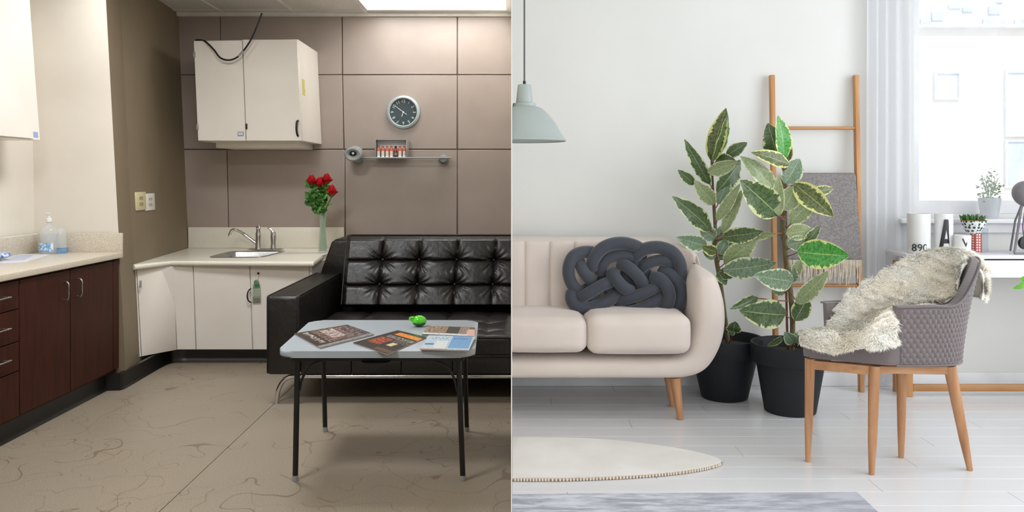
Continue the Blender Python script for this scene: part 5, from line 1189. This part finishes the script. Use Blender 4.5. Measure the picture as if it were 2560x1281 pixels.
for k in range(46):
    a = R.random()*6.28; rr = math.sqrt(R.random())*26*kk; L_ = R.uniform(.025, .042); q = Vector((cx_+rr*math.cos(a), 4.2+rr*math.sin(a), zb2+top_*.86)); d = Vector((math.cos(a)*.5*rr/(26*kk), math.sin(a)*.5*rr/(26*kk), 1))
    b = MB(); b.tube([q, q+d*L_*.6, q+d*L_], [.0055, .0058, .0015], 6); b.done('leaf', M_leafg if k % 3 else mat('dark_succulent', (52, 84, 48), .5), cc)
rebase(cc)
gj = thing('glass_tumbler', 'clear glass tumbler standing right of the red dotted tumbler', 'glass')
cx_ = P(2455, 0, 4.27).x; r_ = 14/FPX*4.27; h_ = .12; b = MB(); b.lathe([(0, 0), (r_, 0), (r_, h_), (r_*.94, h_), (r_*.94, .006), (0, .006)], (cx_, 4.27, ZO), 28); b.done('glass_body', glass('tumbler_glass', (240, 244, 248), .02, 1.15), gj); rebase(gj)
# window-sill plant
wp = thing('potted_plant', 'small bushy plant in a pale pot on the window sill', 'plant')
cx_ = P(2474, 0, 4.355).x; y_ = 4.355; z0_ = 1.4106; kk = 4.355/FPX
b = MB(); b.lathe([(0, 0), (19*kk, 0), (26*kk, .105), (25*kk, .112), (23*kk, .108), (0, .095)], (cx_, y_, z0_), 28); b.done('pot', mat('pale_pot', (206, 212, 216), .5), wp)
Ml = mat('pale_sill_leaf', (150, 172, 130), .6, (112, 146, 100), 30)
b = MB()
for k in range(8): a = k*.8; b.tube(spl([(cx_, y_, z0_+.09), (cx_+.02*math.cos(a), y_+.008*math.sin(a), z0_+.15), (cx_+.05*math.cos(a), y_+.012*math.sin(a), z0_+.22)], 3), .0015, 5)
b.done('stems', Ml, wp)
for k in range(150):
    c = Vector((cx_+R.gauss(0, .034), y_-.01+R.gauss(0, .012), z0_+.165+R.gauss(0, .034))); d = Vector((R.uniform(-1, 1), R.uniform(-.5, .5), R.uniform(-.4, 1))).normalized(); n = d.orthogonal().normalized(); s = d.cross(n); L_ = R.uniform(.012, .022)
    b = MB(); b.poly([c, c+d*L_*.5+s*L_*.3, c+d*L_, c+d*L_*.5-s*L_*.3], [(0, 1, 2, 3)]); b.done('leaf', Ml, wp, 0, keep=True)
rebase(wp)
# desk lamp at the picture edge
dl_ = thing('desk_lamp', 'grey task lamp with a bent wire stand at the right edge of the desk', 'lamp')
M_lg = mat('lamp_grey', (128, 124, 128), .35, (118, 114, 118)); Yl = 4.1
b = MB(); b.ell(P(2568, 478, Yl), (.075, .06, .066), 26, 14, Matrix.Rotation(.5, 4, 'Y')); b.done('lamp_shade', M_lg, dl_)
b = MB(); b.tube([P(2536, 625, Yl-.03), P(2552, 520, Yl), P(2562, 480, Yl)], .006, 8); b.tube([P(2536, 626, Yl-.03), P(2600, 626, Yl-.03)], .006, 8); b.tube([P(2598, 626, Yl-.03), P(2566, 500, Yl)], .006, 8); b.done('stand', M_lg, dl_)
b = MB(); b.tube([P(2526, 620, Yl+.1), P(2538, 545, Yl+.05), P(2560, 490, Yl+.02)], .005, 8); b.done('rear_stay', M_lg, dl_)
b = MB(); b.lathe([(0, 0), (.034, 0), (.034, .02), (0, .022)], P(2561, 600, Yl-.02), 24, 'y'); b.done('knob', Mink, dl_)
b = MB(); b.tube(spl([P(2561, 590, Yl-.03), P(2557, 560, Yl-.03), P(2562, 520, Yl-.02)], 4), .003, 6); b.done('cord', mat('purple_cord', (110, 70, 120), .6), dl_)
zmin = min((dl_.matrix_world @ v.co).z for c in dl_.children for v in c.data.vertices)
for c in dl_.children: c.location.z += ZO-zmin
rebase(dl_)
# leaf of a plant reaching in from the right
rp2 = thing('houseplant', 'bright green leaves reaching in at the right picture edge', 'plant')
pc = Vector((2.50, 3.30, FR+.0006)); M_bg = mat('bright_leaf', (104, 170, 44), .4, (84, 150, 36), 12)
b = MB(); b.lathe([(0, 0), (.07, 0), (.10, .2), (.093, .2), (.088, .17), (0, .17)], pc, 28); b.done('pot', M_pot, rp2)
YR = 3.28
for i, (a_, t_) in enumerate([((2570, 700), (2532, 722)), ((2575, 690), (2548, 698)), ((2580, 690), (2610, 640)), ((2585, 700), (2640, 700)), ((2575, 690), (2590, 620))]):
    lf = rleaf(a_, t_, 15, YR, YR-.02, M_bg, rp2, .3, .15)
    b = MB(); b.tube(spl([pc+Vector((0, 0, .16)), P(2620, 800, YR+.02), P(a_[0], a_[1], YR)], 5), .003, 6); b.done('stalk', M_stem, lf)
rebase(rp2)
